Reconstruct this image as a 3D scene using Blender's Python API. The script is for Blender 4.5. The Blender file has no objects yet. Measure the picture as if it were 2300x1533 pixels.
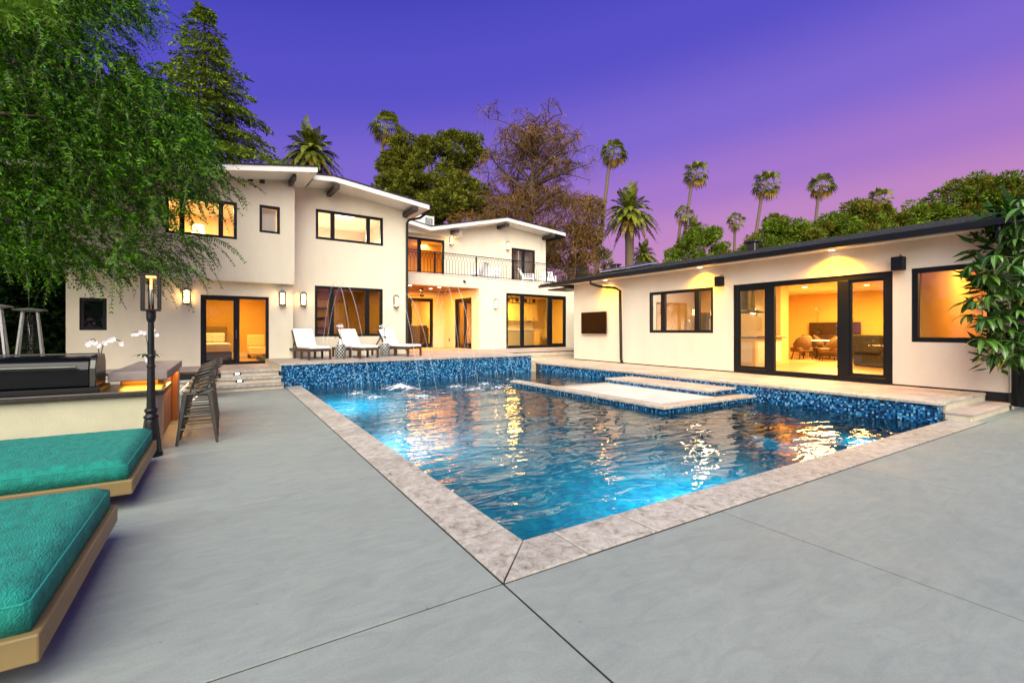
import bpy, bmesh, math, random
import numpy as np
from mathutils import Vector, Matrix
random.seed(7); rng = np.random.default_rng(7)
R = math.radians
SC = bpy.context.scene
COL = SC.collection

# ------------------------------------------------------------------ camera, sky, sun, exposure
FPX, CX, HY0, CAMZ = 1045.0, 1150.0, 743.0, 1.45
YAW = math.atan2(650, FPX)
cd = bpy.data.cameras.new('camera'); cam = bpy.data.objects.new('camera', cd); COL.objects.link(cam)
cd.sensor_fit = 'HORIZONTAL'; cd.sensor_width = 36.0; cd.lens = 36.0 * FPX / 2300.0
cd.shift_y = (HY0 - 766.5) / 2300.0
cd.clip_start = 0.05; cd.clip_end = 2000
cam.location = (0, 0, CAMZ); cam.rotation_euler = (R(90), 0, -YAW)
SC.camera = cam

W = bpy.data.worlds.new('World'); SC.world = W; W.use_nodes = True
nt = W.node_tree; nt.nodes.clear()
SUN_EL, SUN_AZ = R(36), R(216)         # afterglow comes from behind the camera
def wn(t, **k):
    n = nt.nodes.new(t)
    for a, b in k.items(): setattr(n, a, b)
    return n
tc = wn('ShaderNodeTexCoord'); sep = wn('ShaderNodeSeparateXYZ'); nt.links.new(tc.outputs['Generated'], sep.inputs[0])
dot = wn('ShaderNodeVectorMath', operation='DOT_PRODUCT'); nt.links.new(tc.outputs['Generated'], dot.inputs[0])
dot.inputs[1].default_value = (math.cos(YAW - .50), -math.sin(YAW - .50), 0)
sh = wn('ShaderNodeMath', operation='MULTIPLY_ADD'); nt.links.new(dot.outputs['Value'], sh.inputs[0]); sh.inputs[1].default_value = -.155
nt.links.new(sep.outputs['Z'], sh.inputs[2])
ramp = wn('ShaderNodeValToRGB'); nt.links.new(sh.outputs[0], ramp.inputs[0])
cr = ramp.color_ramp; cr.interpolation = 'EASE'
stops = [(0.0, (.62, .26, .50)), (.08, (.52, .23, .55)), (.16, (.37, .175, .60)), (.27, (.21, .13, .63)), (.42, (.095, .075, .57)), (.62, (.04, .042, .45)), (1.0, (.022, .03, .34))]
while len(cr.elements) < len(stops): cr.elements.new(.5)
for e, (p, c) in zip(cr.elements, stops): e.position = p; e.color = (*c, 1)
nish = wn('ShaderNodeTexSky', sky_type='NISHITA'); nish.sun_disc = False; nish.sun_elevation = R(4); nish.sun_rotation = SUN_AZ
bg1 = wn('ShaderNodeBackground'); nt.links.new(ramp.outputs[0], bg1.inputs[0]); bg1.inputs[1].default_value = .55
bg2 = wn('ShaderNodeBackground'); nt.links.new(nish.outputs[0], bg2.inputs[0]); bg2.inputs[1].default_value = .004
add = wn('ShaderNodeAddShader'); nt.links.new(bg1.outputs[0], add.inputs[0]); nt.links.new(bg2.outputs[0], add.inputs[1])
wo = wn('ShaderNodeOutputWorld'); nt.links.new(add.outputs[0], wo.inputs[0])

sl = bpy.data.lights.new('sun', 'SUN'); sl.energy = 4.6; sl.angle = R(75); sl.color = (1.0, .955, .785)
sun = bpy.data.objects.new('sun', sl); COL.objects.link(sun)
_d = Vector((math.sin(SUN_AZ) * math.cos(SUN_EL), math.cos(SUN_AZ) * math.cos(SUN_EL), math.sin(SUN_EL)))
sun.rotation_euler = _d.to_track_quat('Z', 'Y').to_euler(); sun.location = (0, 0, 60)

SC.view_settings.view_transform = 'Standard'; SC.view_settings.look = 'None'
SC.view_settings.exposure = 0.85; SC.view_settings.gamma = 1.0; SC.view_settings.use_curve_mapping = False
SC.cycles.use_denoising = True
SC.cycles.max_bounces = 8; SC.cycles.transparent_max_bounces = 16; SC.cycles.transmission_bounces = 6; SC.cycles.glossy_bounces = 4; SC.cycles.diffuse_bounces = 3
SC.cycles.sample_clamp_indirect = 6.0; SC.cycles.caustics_reflective = False; SC.cycles.caustics_refractive = False
SC.cycles.use_light_tree = True

# ------------------------------------------------------------------ pixel helpers (photograph pixel + known plane -> metres)
LX, LY = math.sin(YAW), math.cos(YAW); RX, RY = math.cos(YAW), -math.sin(YAW)
def ray(px, py):
    s = (px - CX) / FPX
    return Vector((LX + s * RX, LY + s * RY, (HY0 - py) / FPX))
def atd(px, py, depth): return Vector((0, 0, CAMZ)) + ray(px, py) * depth
def atg(px, py, z=0.0):
    d = ray(px, py); return Vector((0, 0, CAMZ)) + d * ((z - CAMZ) / d.z)

# ------------------------------------------------------------------ materials
MAT = {}
def newmat(name):
    m = bpy.data.materials.new(name); m.use_nodes = True
    n = m.node_tree; p = n.nodes['Principled BSDF']
    MAT[name] = m
    return m, n, p
def N(n, t, **k):
    o = n.nodes.new(t)
    for a, b in k.items(): setattr(o, a, b)
    return o
def mat(name, col, rough=.6, var=0.0, vscale=3.0, bump=0.0, bscale=40.0, metal=0.0, col2=None, spec=.5, island=0.0, objvar=0.0, stretch=None, detail=5.0):
    """principled colour with noise mottling, fine bump, optional per-island / per-object value shifts"""
    m, n, p = newmat(name)
    p.inputs['Roughness'].default_value = rough; p.inputs['Metallic'].default_value = metal
    p.inputs['Specular IOR Level'].default_value = spec
    c2 = col2 if col2 else tuple(max(0, c * (1 - var)) for c in col)
    tcn = N(n, 'ShaderNodeTexCoord'); src = tcn.outputs['Object']
    if stretch:
        mp = N(n, 'ShaderNodeMapping'); mp.inputs['Scale'].default_value = stretch
        n.links.new(src, mp.inputs[0]); src = mp.outputs[0]
    out = None
    if var or col2:
        no = N(n, 'ShaderNodeTexNoise'); no.inputs['Scale'].default_value = vscale; no.inputs['Detail'].default_value = detail
        no.inputs['Roughness'].default_value = .62
        n.links.new(src, no.inputs['Vector'])
        rp = N(n, 'ShaderNodeValToRGB'); rp.color_ramp.elements[0].position = .32; rp.color_ramp.elements[1].position = .68
        rp.color_ramp.elements[0].color = (*c2, 1); rp.color_ramp.elements[1].color = (*col, 1)
        n.links.new(no.outputs['Fac'], rp.inputs[0]); out = rp.outputs[0]
    if island or objvar:
        if out is None:
            rgb = N(n, 'ShaderNodeRGB'); rgb.outputs[0].default_value = (*col, 1); out = rgb.outputs[0]
        hs = N(n, 'ShaderNodeHueSaturation'); n.links.new(out, hs.inputs['Color'])
        mr = N(n, 'ShaderNodeMapRange'); a = island or objvar
        mr.inputs['To Min'].default_value = 1 - a; mr.inputs['To Max'].default_value = 1 + a
        if island:
            g = N(n, 'ShaderNodeNewGeometry'); n.links.new(g.outputs['Random Per Island'], mr.inputs['Value'])
        else:
            g = N(n, 'ShaderNodeObjectInfo'); n.links.new(g.outputs['Random'], mr.inputs['Value'])
        n.links.new(mr.outputs[0], hs.inputs['Value']); out = hs.outputs[0]
    if out is not None: n.links.new(out, p.inputs['Base Color'])
    else: p.inputs['Base Color'].default_value = (*col, 1)
    if bump:
        nb = N(n, 'ShaderNodeTexNoise'); nb.inputs['Scale'].default_value = bscale; nb.inputs['Detail'].default_value = 4
        n.links.new(src, nb.inputs['Vector'])
        b = N(n, 'ShaderNodeBump'); b.inputs['Strength'].default_value = bump; b.inputs['Distance'].default_value = .02
        n.links.new(nb.outputs['Fac'], b.inputs['Height']); n.links.new(b.outputs[0], p.inputs['Normal'])
    return m
def emit(name, col, strength):
    m, n, p = newmat(name); n.nodes.remove(p)
    e = N(n, 'ShaderNodeEmission'); e.inputs[0].default_value = (*col, 1); e.inputs[1].default_value = strength
    n.links.new(e.outputs[0], n.nodes['Material Output'].inputs[0]); return m
def leafmat(name, c1, c2, rough=.55, trans=.35, skew=0.0):
    m, n, p = newmat(name)
    g = N(n, 'ShaderNodeNewGeometry'); rp = N(n, 'ShaderNodeValToRGB')
    rp.color_ramp.elements[0].color = (*c1, 1); rp.color_ramp.elements[1].color = (*c2, 1); rp.color_ramp.elements[0].position = skew
    n.links.new(g.outputs['Random Per Island'], rp.inputs[0])
    no = N(n, 'ShaderNodeTexNoise'); no.inputs['Scale'].default_value = 1.4; no.inputs['Detail'].default_value = 3; n.links.new(g.outputs['Position'], no.inputs['Vector'])
    mr = N(n, 'ShaderNodeMapRange'); mr.inputs['From Min'].default_value = .32; mr.inputs['From Max'].default_value = .68; mr.inputs['To Min'].default_value = .42; mr.inputs['To Max'].default_value = 1.3; n.links.new(no.outputs['Fac'], mr.inputs['Value'])
    hs = N(n, 'ShaderNodeHueSaturation'); n.links.new(mr.outputs[0], hs.inputs['Value']); n.links.new(rp.outputs[0], hs.inputs['Color']); rp = hs
    n.links.new(rp.outputs[0], p.inputs['Base Color'])
    p.inputs['Roughness'].default_value = rough; p.inputs['Specular IOR Level'].default_value = .12
    t = N(n, 'ShaderNodeBsdfTranslucent'); n.links.new(rp.outputs[0], t.inputs[0])
    mx = N(n, 'ShaderNodeMixShader'); mx.inputs[0].default_value = trans
    n.links.new(p.outputs[0], mx.inputs[1]); n.links.new(t.outputs[0], mx.inputs[2])
    n.links.new(mx.outputs[0], n.nodes['Material Output'].inputs[0]); return m

mat('stucco', (.85, .775, .59), .85, var=.10, vscale=.8, bump=.35, bscale=45, stretch=(1.6, 1.6, .55), detail=9)
mat('stucco_house2', (.78, .695, .555), .85, var=.10, vscale=.8, bump=.35, bscale=45, stretch=(1.6, 1.6, .55), detail=9)
mat('white_trim', (.82, .79, .73), .6, var=.05, vscale=2)
mat('black_metal', (.008, .009, .010), .38, var=.2, vscale=6, spec=.3)
mat('frame_metal', (.007, .008, .009), .42, spec=.25)
mat('dark_beam', (.035, .028, .024), .6, var=.4, vscale=5)
mat('roofing', (.022, .024, .028), .9, var=.45, vscale=7, bump=.6, bscale=30)
mat('shingle', (.045, .047, .052), .9, var=.5, vscale=9, bump=.6, bscale=40, objvar=.25)
mat('grout', (.02, .02, .019), .95, var=.3, vscale=4)
mat('earth', (.06, .055, .04), .95, var=.4, vscale=1.5, bump=.5, bscale=8)
mat('paver', (.47, .40, .355), .7, var=.20, vscale=2.5, bump=.18, bscale=50, objvar=.14)
mat('pad_tile', (.62, .60, .59), .55, var=.10, vscale=3, bump=.1, bscale=50, objvar=.10)
mat('riser_stone', (.62, .54, .41), .85, var=.25, vscale=4, bump=.5, bscale=30)
mat('bar_stucco', (.55, .52, .36), .85, var=.18, vscale=1.6, bump=.3, bscale=60)
mat('bar_granite', (.045, .033, .028), .3, var=.5, vscale=20)
mat('bar_top', (.27, .215, .20), .45, var=.3, vscale=5, bump=.1, bscale=60)
mat('bar_wood', (.30, .135, .05), .5, var=.35, vscale=4, stretch=(1, 1, .15))
mat('bed_wood', (.23, .16, .062), .5, var=.2, vscale=3, stretch=(.2, .2, 3))
mat('lounger_wood', (.085, .042, .025), .55, var=.4, vscale=10)
mat('white_fabric', (.88, .88, .88), .9, var=.05, vscale=6, bump=.2, bscale=200)
mat('gunmetal', (.10, .098, .088), .38, var=.3, vscale=8, metal=.85)
mat('steel', (.55, .55, .53), .3, metal=.55)
mat('black_gloss', (.005, .005, .006), .22, spec=.35)
mat('black_matte', (.010, .010, .011), .6, spec=.2)
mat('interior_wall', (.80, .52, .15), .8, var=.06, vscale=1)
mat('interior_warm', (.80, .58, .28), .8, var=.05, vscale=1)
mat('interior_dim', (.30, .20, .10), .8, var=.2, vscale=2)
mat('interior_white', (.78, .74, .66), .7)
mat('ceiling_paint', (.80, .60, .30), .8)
mat('wood_floor', (.42, .26, .12), .35, var=.3, vscale=3, stretch=(.4, 6, 1))
mat('porch_plank', (.26, .085, .03), .45, var=.3, vscale=6, stretch=(.2, 4, 1), objvar=.2)
mat('cabinet', (.80, .62, .25), .5)
mat('marble', (.80, .74, .60), .3, col2=(.55, .45, .30), vscale=2.5)
mat('dining_fabric', (.13, .07, .025), .85, var=.3, vscale=15)
mat('sofa_fabric', (.055, .05, .045), .9, var=.3, vscale=10)
mat('dark_wood', (.06, .03, .016), .4, var=.4, vscale=6)
mat('grey_hood', (.10, .095, .085), .4, metal=.4)
mat('bark', (.10, .07, .045), .9, var=.5, vscale=6, bump=.8, bscale=12)
mat('bark_grey', (.115, .075, .048), .9, var=.5, vscale=4, bump=.8, bscale=10)
mat('palm_bark', (.16, .11, .07), .9, var=.4, vscale=5, bump=.8, bscale=8, stretch=(1, 1, 4))
mat('tile_roof', (.52, .44, .36), .8, var=.3, vscale=3, objvar=.15)
mat('ac_white', (.70, .70, .68), .5)
mat('blind_green', (.012, .055, .045), .6)
mat('planter_white', (.85, .85, .83), .4)
mat('plastic_white', (.75, .73, .68), .5)
mat('petal', (.70, .66, .68), .7)
mat('solar', (.02, .05, .20), .15, spec=.8)
mat('brown_screen', (.007, .004, .003), .15, spec=.15)
leafmat('leaf_pepper', (.004, .040, .001), (.115, .32, .003), .5, .24, .3)
leafmat('leaf_bright', (.08, .19, .012), (.16, .30, .02), .5, .35)
leafmat('leaf_cedar', (.045, .12, .008), (.25, .31, .018), .7, .2)
leafmat('leaf_green', (.06, .085, .008), (.21, .21, .02), .7, .2)
leafmat('leaf_hedge', (.05, .12, .008), (.22, .28, .018), .6, .25)
leafmat('leaf_hedge_rust', (.12, .10, .012), (.26, .17, .03), .6, .25)
leafmat('leaf_palm', (.07, .12, .010), (.26, .26, .025), .6, .2)
leafmat('leaf_palm_dry', (.20, .12, .02), (.40, .24, .04), .7, .2)
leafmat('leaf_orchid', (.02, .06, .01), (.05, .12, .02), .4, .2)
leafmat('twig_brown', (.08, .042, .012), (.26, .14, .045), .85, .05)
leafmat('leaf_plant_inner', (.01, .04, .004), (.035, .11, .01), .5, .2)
leafmat('leaf_dark', (.006, .022, .005), (.02, .055, .01), .6, .2)
emit('lamp_glow', (1.0, .60, .24), 13.0)
emit('downlight_glow', (1.0, .86, .66), 8.0)
emit('pool_lamp_glow', (.70, .95, 1.0), 1.5)
emit('step_glow', (.85, .95, 1.0), 3.0)
emit('post_glow', (1.0, .38, .10), 2.2)
emit('shade_glow', (1.0, .80, .45), 7.0)

# big-leaf plant: green blade with paler midrib and sheen
m, n, p = newmat('leaf_umbrella')
g = N(n, 'ShaderNodeObjectInfo'); rp = N(n, 'ShaderNodeValToRGB')
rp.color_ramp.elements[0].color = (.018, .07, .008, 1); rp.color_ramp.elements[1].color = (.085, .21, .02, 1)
n.links.new(g.outputs['Random'], rp.inputs[0])
tcn = N(n, 'ShaderNodeTexCoord'); sp = N(n, 'ShaderNodeSeparateXYZ'); n.links.new(tcn.outputs['Object'], sp.inputs[0])
ab = N(n, 'ShaderNodeMath', operation='ABSOLUTE'); n.links.new(sp.outputs['Y'], ab.inputs[0])
lt = N(n, 'ShaderNodeMath', operation='LESS_THAN'); n.links.new(ab.outputs[0], lt.inputs[0]); lt.inputs[1].default_value = .006
mx = N(n, 'ShaderNodeMixRGB'); n.links.new(lt.outputs[0], mx.inputs[0]); n.links.new(rp.outputs[0], mx.inputs[1]); mx.inputs[2].default_value = (.16, .26, .05, 1)
n.links.new(mx.outputs[0], p.inputs['Base Color']); p.inputs['Roughness'].default_value = .32

# teal towelling
m = mat('teal_fabric', (.008, .27, .21), .95, var=.45, vscale=22, bump=.7, bscale=120, stretch=(1, .4, 1), detail=10)
m = mat('teal_piping', (.008, .24, .19), .95, bump=.4, bscale=150)

# travertine coping: veined, banded along its length, slightly different from stone to stone
def travertine(name, c_lo, c_mid, c_hi):
    m, n, p = newmat(name)
    tcn = N(n, 'ShaderNodeTexCoord'); oi = N(n, 'ShaderNodeObjectInfo')
    off = N(n, 'ShaderNodeVectorMath', operation='ADD'); n.links.new(tcn.outputs['Object'], off.inputs[0])
    sc = N(n, 'ShaderNodeVectorMath', operation='SCALE'); cmb = N(n, 'ShaderNodeCombineXYZ')
    for i in range(3): n.links.new(oi.outputs['Random'], cmb.inputs[i])
    n.links.new(cmb.outputs[0], sc.inputs[0]); sc.inputs['Scale'].default_value = 37.0; n.links.new(sc.outputs[0], off.inputs[1])
    no = N(n, 'ShaderNodeTexNoise'); no.inputs['Scale'].default_value = 11.0; no.inputs['Detail'].default_value = 12; no.inputs['Roughness'].default_value = .82; no.inputs['Distortion'].default_value = .5
    n.links.new(off.outputs[0], no.inputs['Vector'])
    rp = N(n, 'ShaderNodeValToRGB'); e = rp.color_ramp.elements
    e[0].position = .34; e[0].color = (*c_lo, 1); e[1].position = .60; e[1].color = (*c_hi, 1)
    x = e.new(.44); x.color = (*c_mid, 1)
    n.links.new(no.outputs['Fac'], rp.inputs[0])
    hs = N(n, 'ShaderNodeHueSaturation'); mr = N(n, 'ShaderNodeMapRange'); mr.inputs['To Min'].default_value = .86; mr.inputs['To Max'].default_value = 1.10
    n.links.new(oi.outputs['Random'], mr.inputs['Value']); n.links.new(mr.outputs[0], hs.inputs['Value']); n.links.new(rp.outputs[0], hs.inputs['Color'])
    n.links.new(hs.outputs[0], p.inputs['Base Color']); p.inputs['Roughness'].default_value = .6
    vo = N(n, 'ShaderNodeTexNoise'); vo.inputs['Scale'].default_value = 26; vo.inputs['Detail'].default_value = 6; n.links.new(off.outputs[0], vo.inputs['Vector'])
    b = N(n, 'ShaderNodeBump'); b.inputs['Strength'].default_value = .5; b.inputs['Distance'].default_value = .01
    n.links.new(vo.outputs['Fac'], b.inputs['Height']); n.links.new(b.outputs[0], p.inputs['Normal'])
travertine('travertine', (.085, .065, .045), (.32, .29, .245), (.52, .495, .44))

# poured concrete: broad stains, trowel sweeps, pits, fine grain
m, n, p = newmat('concrete')
tcn = N(n, 'ShaderNodeTexCoord'); geo = N(n, 'ShaderNodeNewGeometry'); src = geo.outputs['Position']
def cn(scale, det, rough=.6, dist=0.0, stretch=None):
    v = src
    if stretch:
        mp = N(n, 'ShaderNodeMapping'); mp.inputs['Scale'].default_value = stretch; mp.inputs['Rotation'].default_value = (0, 0, .5); n.links.new(src, mp.inputs[0]); v = mp.outputs[0]
    q = N(n, 'ShaderNodeTexNoise'); q.inputs['Scale'].default_value = scale; q.inputs['Detail'].default_value = det; q.inputs['Roughness'].default_value = rough; q.inputs['Distortion'].default_value = dist
    n.links.new(v, q.inputs['Vector']); return q.outputs['Fac']
def rampn(f, a, b_, ca, cb):
    r_ = N(n, 'ShaderNodeValToRGB'); r_.color_ramp.elements[0].position = a; r_.color_ramp.elements[1].position = b_
    r_.color_ramp.elements[0].color = (*ca, 1); r_.color_ramp.elements[1].color = (*cb, 1); n.links.new(f, r_.inputs[0]); return r_.outputs[0]
def mulc(a, b_):
    x = N(n, 'ShaderNodeMixRGB', blend_type='MULTIPLY'); x.inputs[0].default_value = 1; n.links.new(a, x.inputs[1]); n.links.new(b_, x.inputs[2]); return x.outputs[0]
c0 = rampn(cn(.55, 8, .62, .6), .3, .7, (.226, .260, .240), (.268, .306, .282))
c1 = rampn(cn(3.2, 10, .7, 1.2, (1, 2.6, 1)), .30, .62, (.85, .85, .865), (1.05, 1.05, 1.04))
c2 = rampn(cn(85, 3, .6), .25, .6, (.91, .91, .91), (1.03, 1.03, 1.03))
vo = N(n, 'ShaderNodeTexVoronoi'); vo.inputs['Scale'].default_value = 5.5; n.links.new(src, vo.inputs['Vector'])
c3 = rampn(vo.outputs['Distance'], .018, .04, (.45, .44, .42), (1, 1, 1))
n.links.new(mulc(mulc(c0, c1), mulc(c2, c3)), p.inputs['Base Color'])
n.links.new(rampn(cn(1.3, 6), .35, .7, (.58, .58, .58), (.80, .80, .80)), p.inputs['Roughness'])
bmp = N(n, 'ShaderNodeBump'); bmp.inputs['Strength'].default_value = .22; bmp.inputs['Distance'].default_value = .01
n.links.new(cn(45, 8, .7), bmp.inputs['Height']); n.links.new(bmp.outputs[0], p.inputs['Normal'])

# glass mosaic, colour per tile
m, n, p = newmat('mosaic')
g = N(n, 'ShaderNodeNewGeometry'); rp = N(n, 'ShaderNodeValToRGB'); rp.color_ramp.interpolation = 'CONSTANT'
e = rp.color_ramp.elements
cols = [(0, (.004, .022, .065)), (.22, (.012, .08, .21)), (.40, (.022, .17, .40)), (.56, (.006, .04, .11)), (.68, (.07, .33, .62)), (.80, (.015, .11, .29)), (.91, (.22, .52, .76))]
e[0].position, e[0].color = cols[0][0], (*cols[0][1], 1); e[1].position, e[1].color = cols[1][0], (*cols[1][1], 1)
for q, c in cols[2:]: x = e.new(q); x.color = (*c, 1)
n.links.new(g.outputs['Random Per Island'], rp.inputs[0]); n.links.new(rp.outputs[0], p.inputs['Base Color']); p.inputs['Roughness'].default_value = .14
mat('mosaic_grout', (.03, .045, .06), .9)

# pool lining: blue glass mosaic seen through the water
m, n, p = newmat('pool_lining')
tcn = N(n, 'ShaderNodeTexCoord'); vo = N(n, 'ShaderNodeTexNoise'); vo.inputs['Scale'].default_value = 9.0; vo.inputs['Detail'].default_value = 8
n.links.new(tcn.outputs['Object'], vo.inputs['Vector'])
rp = N(n, 'ShaderNodeValToRGB'); rp.color_ramp.elements[0].position = .35; rp.color_ramp.elements[1].position = .65
rp.color_ramp.elements[0].color = (.005, .21, .36, 1); rp.color_ramp.elements[1].color = (.02, .41, .54, 1)
n.links.new(vo.outputs['Fac'], rp.inputs[0]); n.links.new(rp.outputs[0], p.inputs['Base Color']); p.inputs['Roughness'].default_value = .5

# window glass: clear, thin, fresnel reflection
def glassmat(name, tint, refl=1.0):
    m, n, p = newmat(name); n.nodes.remove(p)
    fr = N(n, 'ShaderNodeFresnel'); fr.inputs[0].default_value = 1.5
    ml = N(n, 'ShaderNodeMath', operation='MULTIPLY'); n.links.new(fr.outputs[0], ml.inputs[0]); ml.inputs[1].default_value = 1.9 * refl; ml.use_clamp = True
    t = N(n, 'ShaderNodeBsdfTransparent'); t.inputs[0].default_value = (*tint, 1)
    gl = N(n, 'ShaderNodeBsdfGlossy'); gl.inputs['Roughness'].default_value = .01
    mx = N(n, 'ShaderNodeMixShader'); n.links.new(ml.outputs[0], mx.inputs[0]); n.links.new(t.outputs[0], mx.inputs[1]); n.links.new(gl.outputs[0], mx.inputs[2])
    n.links.new(mx.outputs[0], n.nodes['Material Output'].inputs[0])
glassmat('glass', (.93, .95, .93)); glassmat('glass_tinted', (.66, .68, .60), 1.3)

# pool water
m, n, p = newmat('water')
p.inputs['Base Color'].default_value = (.32, .87, .95, 1); p.inputs['Transmission Weight'].default_value = 1.0
p.inputs['IOR'].default_value = 1.33; p.inputs['Roughness'].default_value = .0
tcn = N(n, 'ShaderNodeTexCoord'); mp = N(n, 'ShaderNodeMapping'); n.links.new(tcn.outputs['Object'], mp.inputs[0])
mp.inputs['Rotation'].default_value = (0, 0, YAW); mp.inputs['Scale'].default_value = (.62, 1.25, 1)
n1 = N(n, 'ShaderNodeTexNoise'); n1.inputs['Scale'].default_value = 3.4; n1.inputs['Detail'].default_value = 2.0; n1.inputs['Distortion'].default_value = .7
n2 = N(n, 'ShaderNodeTexNoise'); n2.inputs['Scale'].default_value = 1.0; n2.inputs['Detail'].default_value = 1.0
n.links.new(mp.outputs[0], n1.inputs['Vector']); n.links.new(mp.outputs[0], n2.inputs['Vector'])
ad = N(n, 'ShaderNodeMath', operation='MULTIPLY_ADD'); n.links.new(n2.outputs['Fac'], ad.inputs[0]); ad.inputs[1].default_value = 1.8; n.links.new(n1.outputs['Fac'], ad.inputs[2])
b = N(n, 'ShaderNodeBump'); b.inputs['Strength'].default_value = .38; b.inputs['Distance'].default_value = .06
n.links.new(ad.outputs[0], b.inputs['Height']); n.links.new(b.outputs[0], p.inputs['Normal'])
# jets and foam
m, n, p = newmat('jet_water'); n.nodes.remove(p)
t = N(n, 'ShaderNodeBsdfTransparent'); d = N(n, 'ShaderNodeBsdfPrincipled'); d.inputs['Base Color'].default_value = (.9, .92, .95, 1); d.inputs['Roughness'].default_value = .1
mx = N(n, 'ShaderNodeMixShader'); mx.inputs[0].default_value = .15; n.links.new(t.outputs[0], mx.inputs[1]); n.links.new(d.outputs[0], mx.inputs[2])
n.links.new(mx.outputs[0], n.nodes['Material Output'].inputs[0])
m, n, p = newmat('foam'); p.inputs['Base Color'].default_value = (.8, .9, .95, 1); p.inputs['Roughness'].default_value = .3; p.inputs['Alpha'].default_value = .55
# garden-stool lattice (printed glaze)
m, n, p = newmat('lattice_glaze')
tcn = N(n, 'ShaderNodeTexCoord'); sp = N(n, 'ShaderNodeSeparateXYZ'); n.links.new(tcn.outputs['Object'], sp.inputs[0])
at = N(n, 'ShaderNodeMath', operation='ARCTAN2'); n.links.new(sp.outputs['Y'], at.inputs[0]); n.links.new(sp.outputs['X'], at.inputs[1])
u = N(n, 'ShaderNodeMath', operation='MULTIPLY'); n.links.new(at.outputs[0], u.inputs[0]); u.inputs[1].default_value = 10 / (2 * math.pi)
v = N(n, 'ShaderNodeMath', operation='MULTIPLY'); n.links.new(sp.outputs['Z'], v.inputs[0]); v.inputs[1].default_value = 9.0
res = []
for op in ('ADD', 'SUBTRACT'):
    q = N(n, 'ShaderNodeMath', operation=op); n.links.new(u.outputs[0], q.inputs[0]); n.links.new(v.outputs[0], q.inputs[1])
    f = N(n, 'ShaderNodeMath', operation='FRACT'); n.links.new(q.outputs[0], f.inputs[0])
    l = N(n, 'ShaderNodeMath', operation='LESS_THAN'); n.links.new(f.outputs[0], l.inputs[0]); l.inputs[1].default_value = .22; res.append(l)
mxm = N(n, 'ShaderNodeMath', operation='MAXIMUM'); n.links.new(res[0].outputs[0], mxm.inputs[0]); n.links.new(res[1].outputs[0], mxm.inputs[1])
mr = N(n, 'ShaderNodeMixRGB'); n.links.new(mxm.outputs[0], mr.inputs[0]); mr.inputs[1].default_value = (.01, .012, .014, 1); mr.inputs[2].default_value = (.52, .52, .48, 1)
n.links.new(mr.outputs[0], p.inputs['Base Color']); p.inputs['Roughness'].default_value = .2

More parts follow.
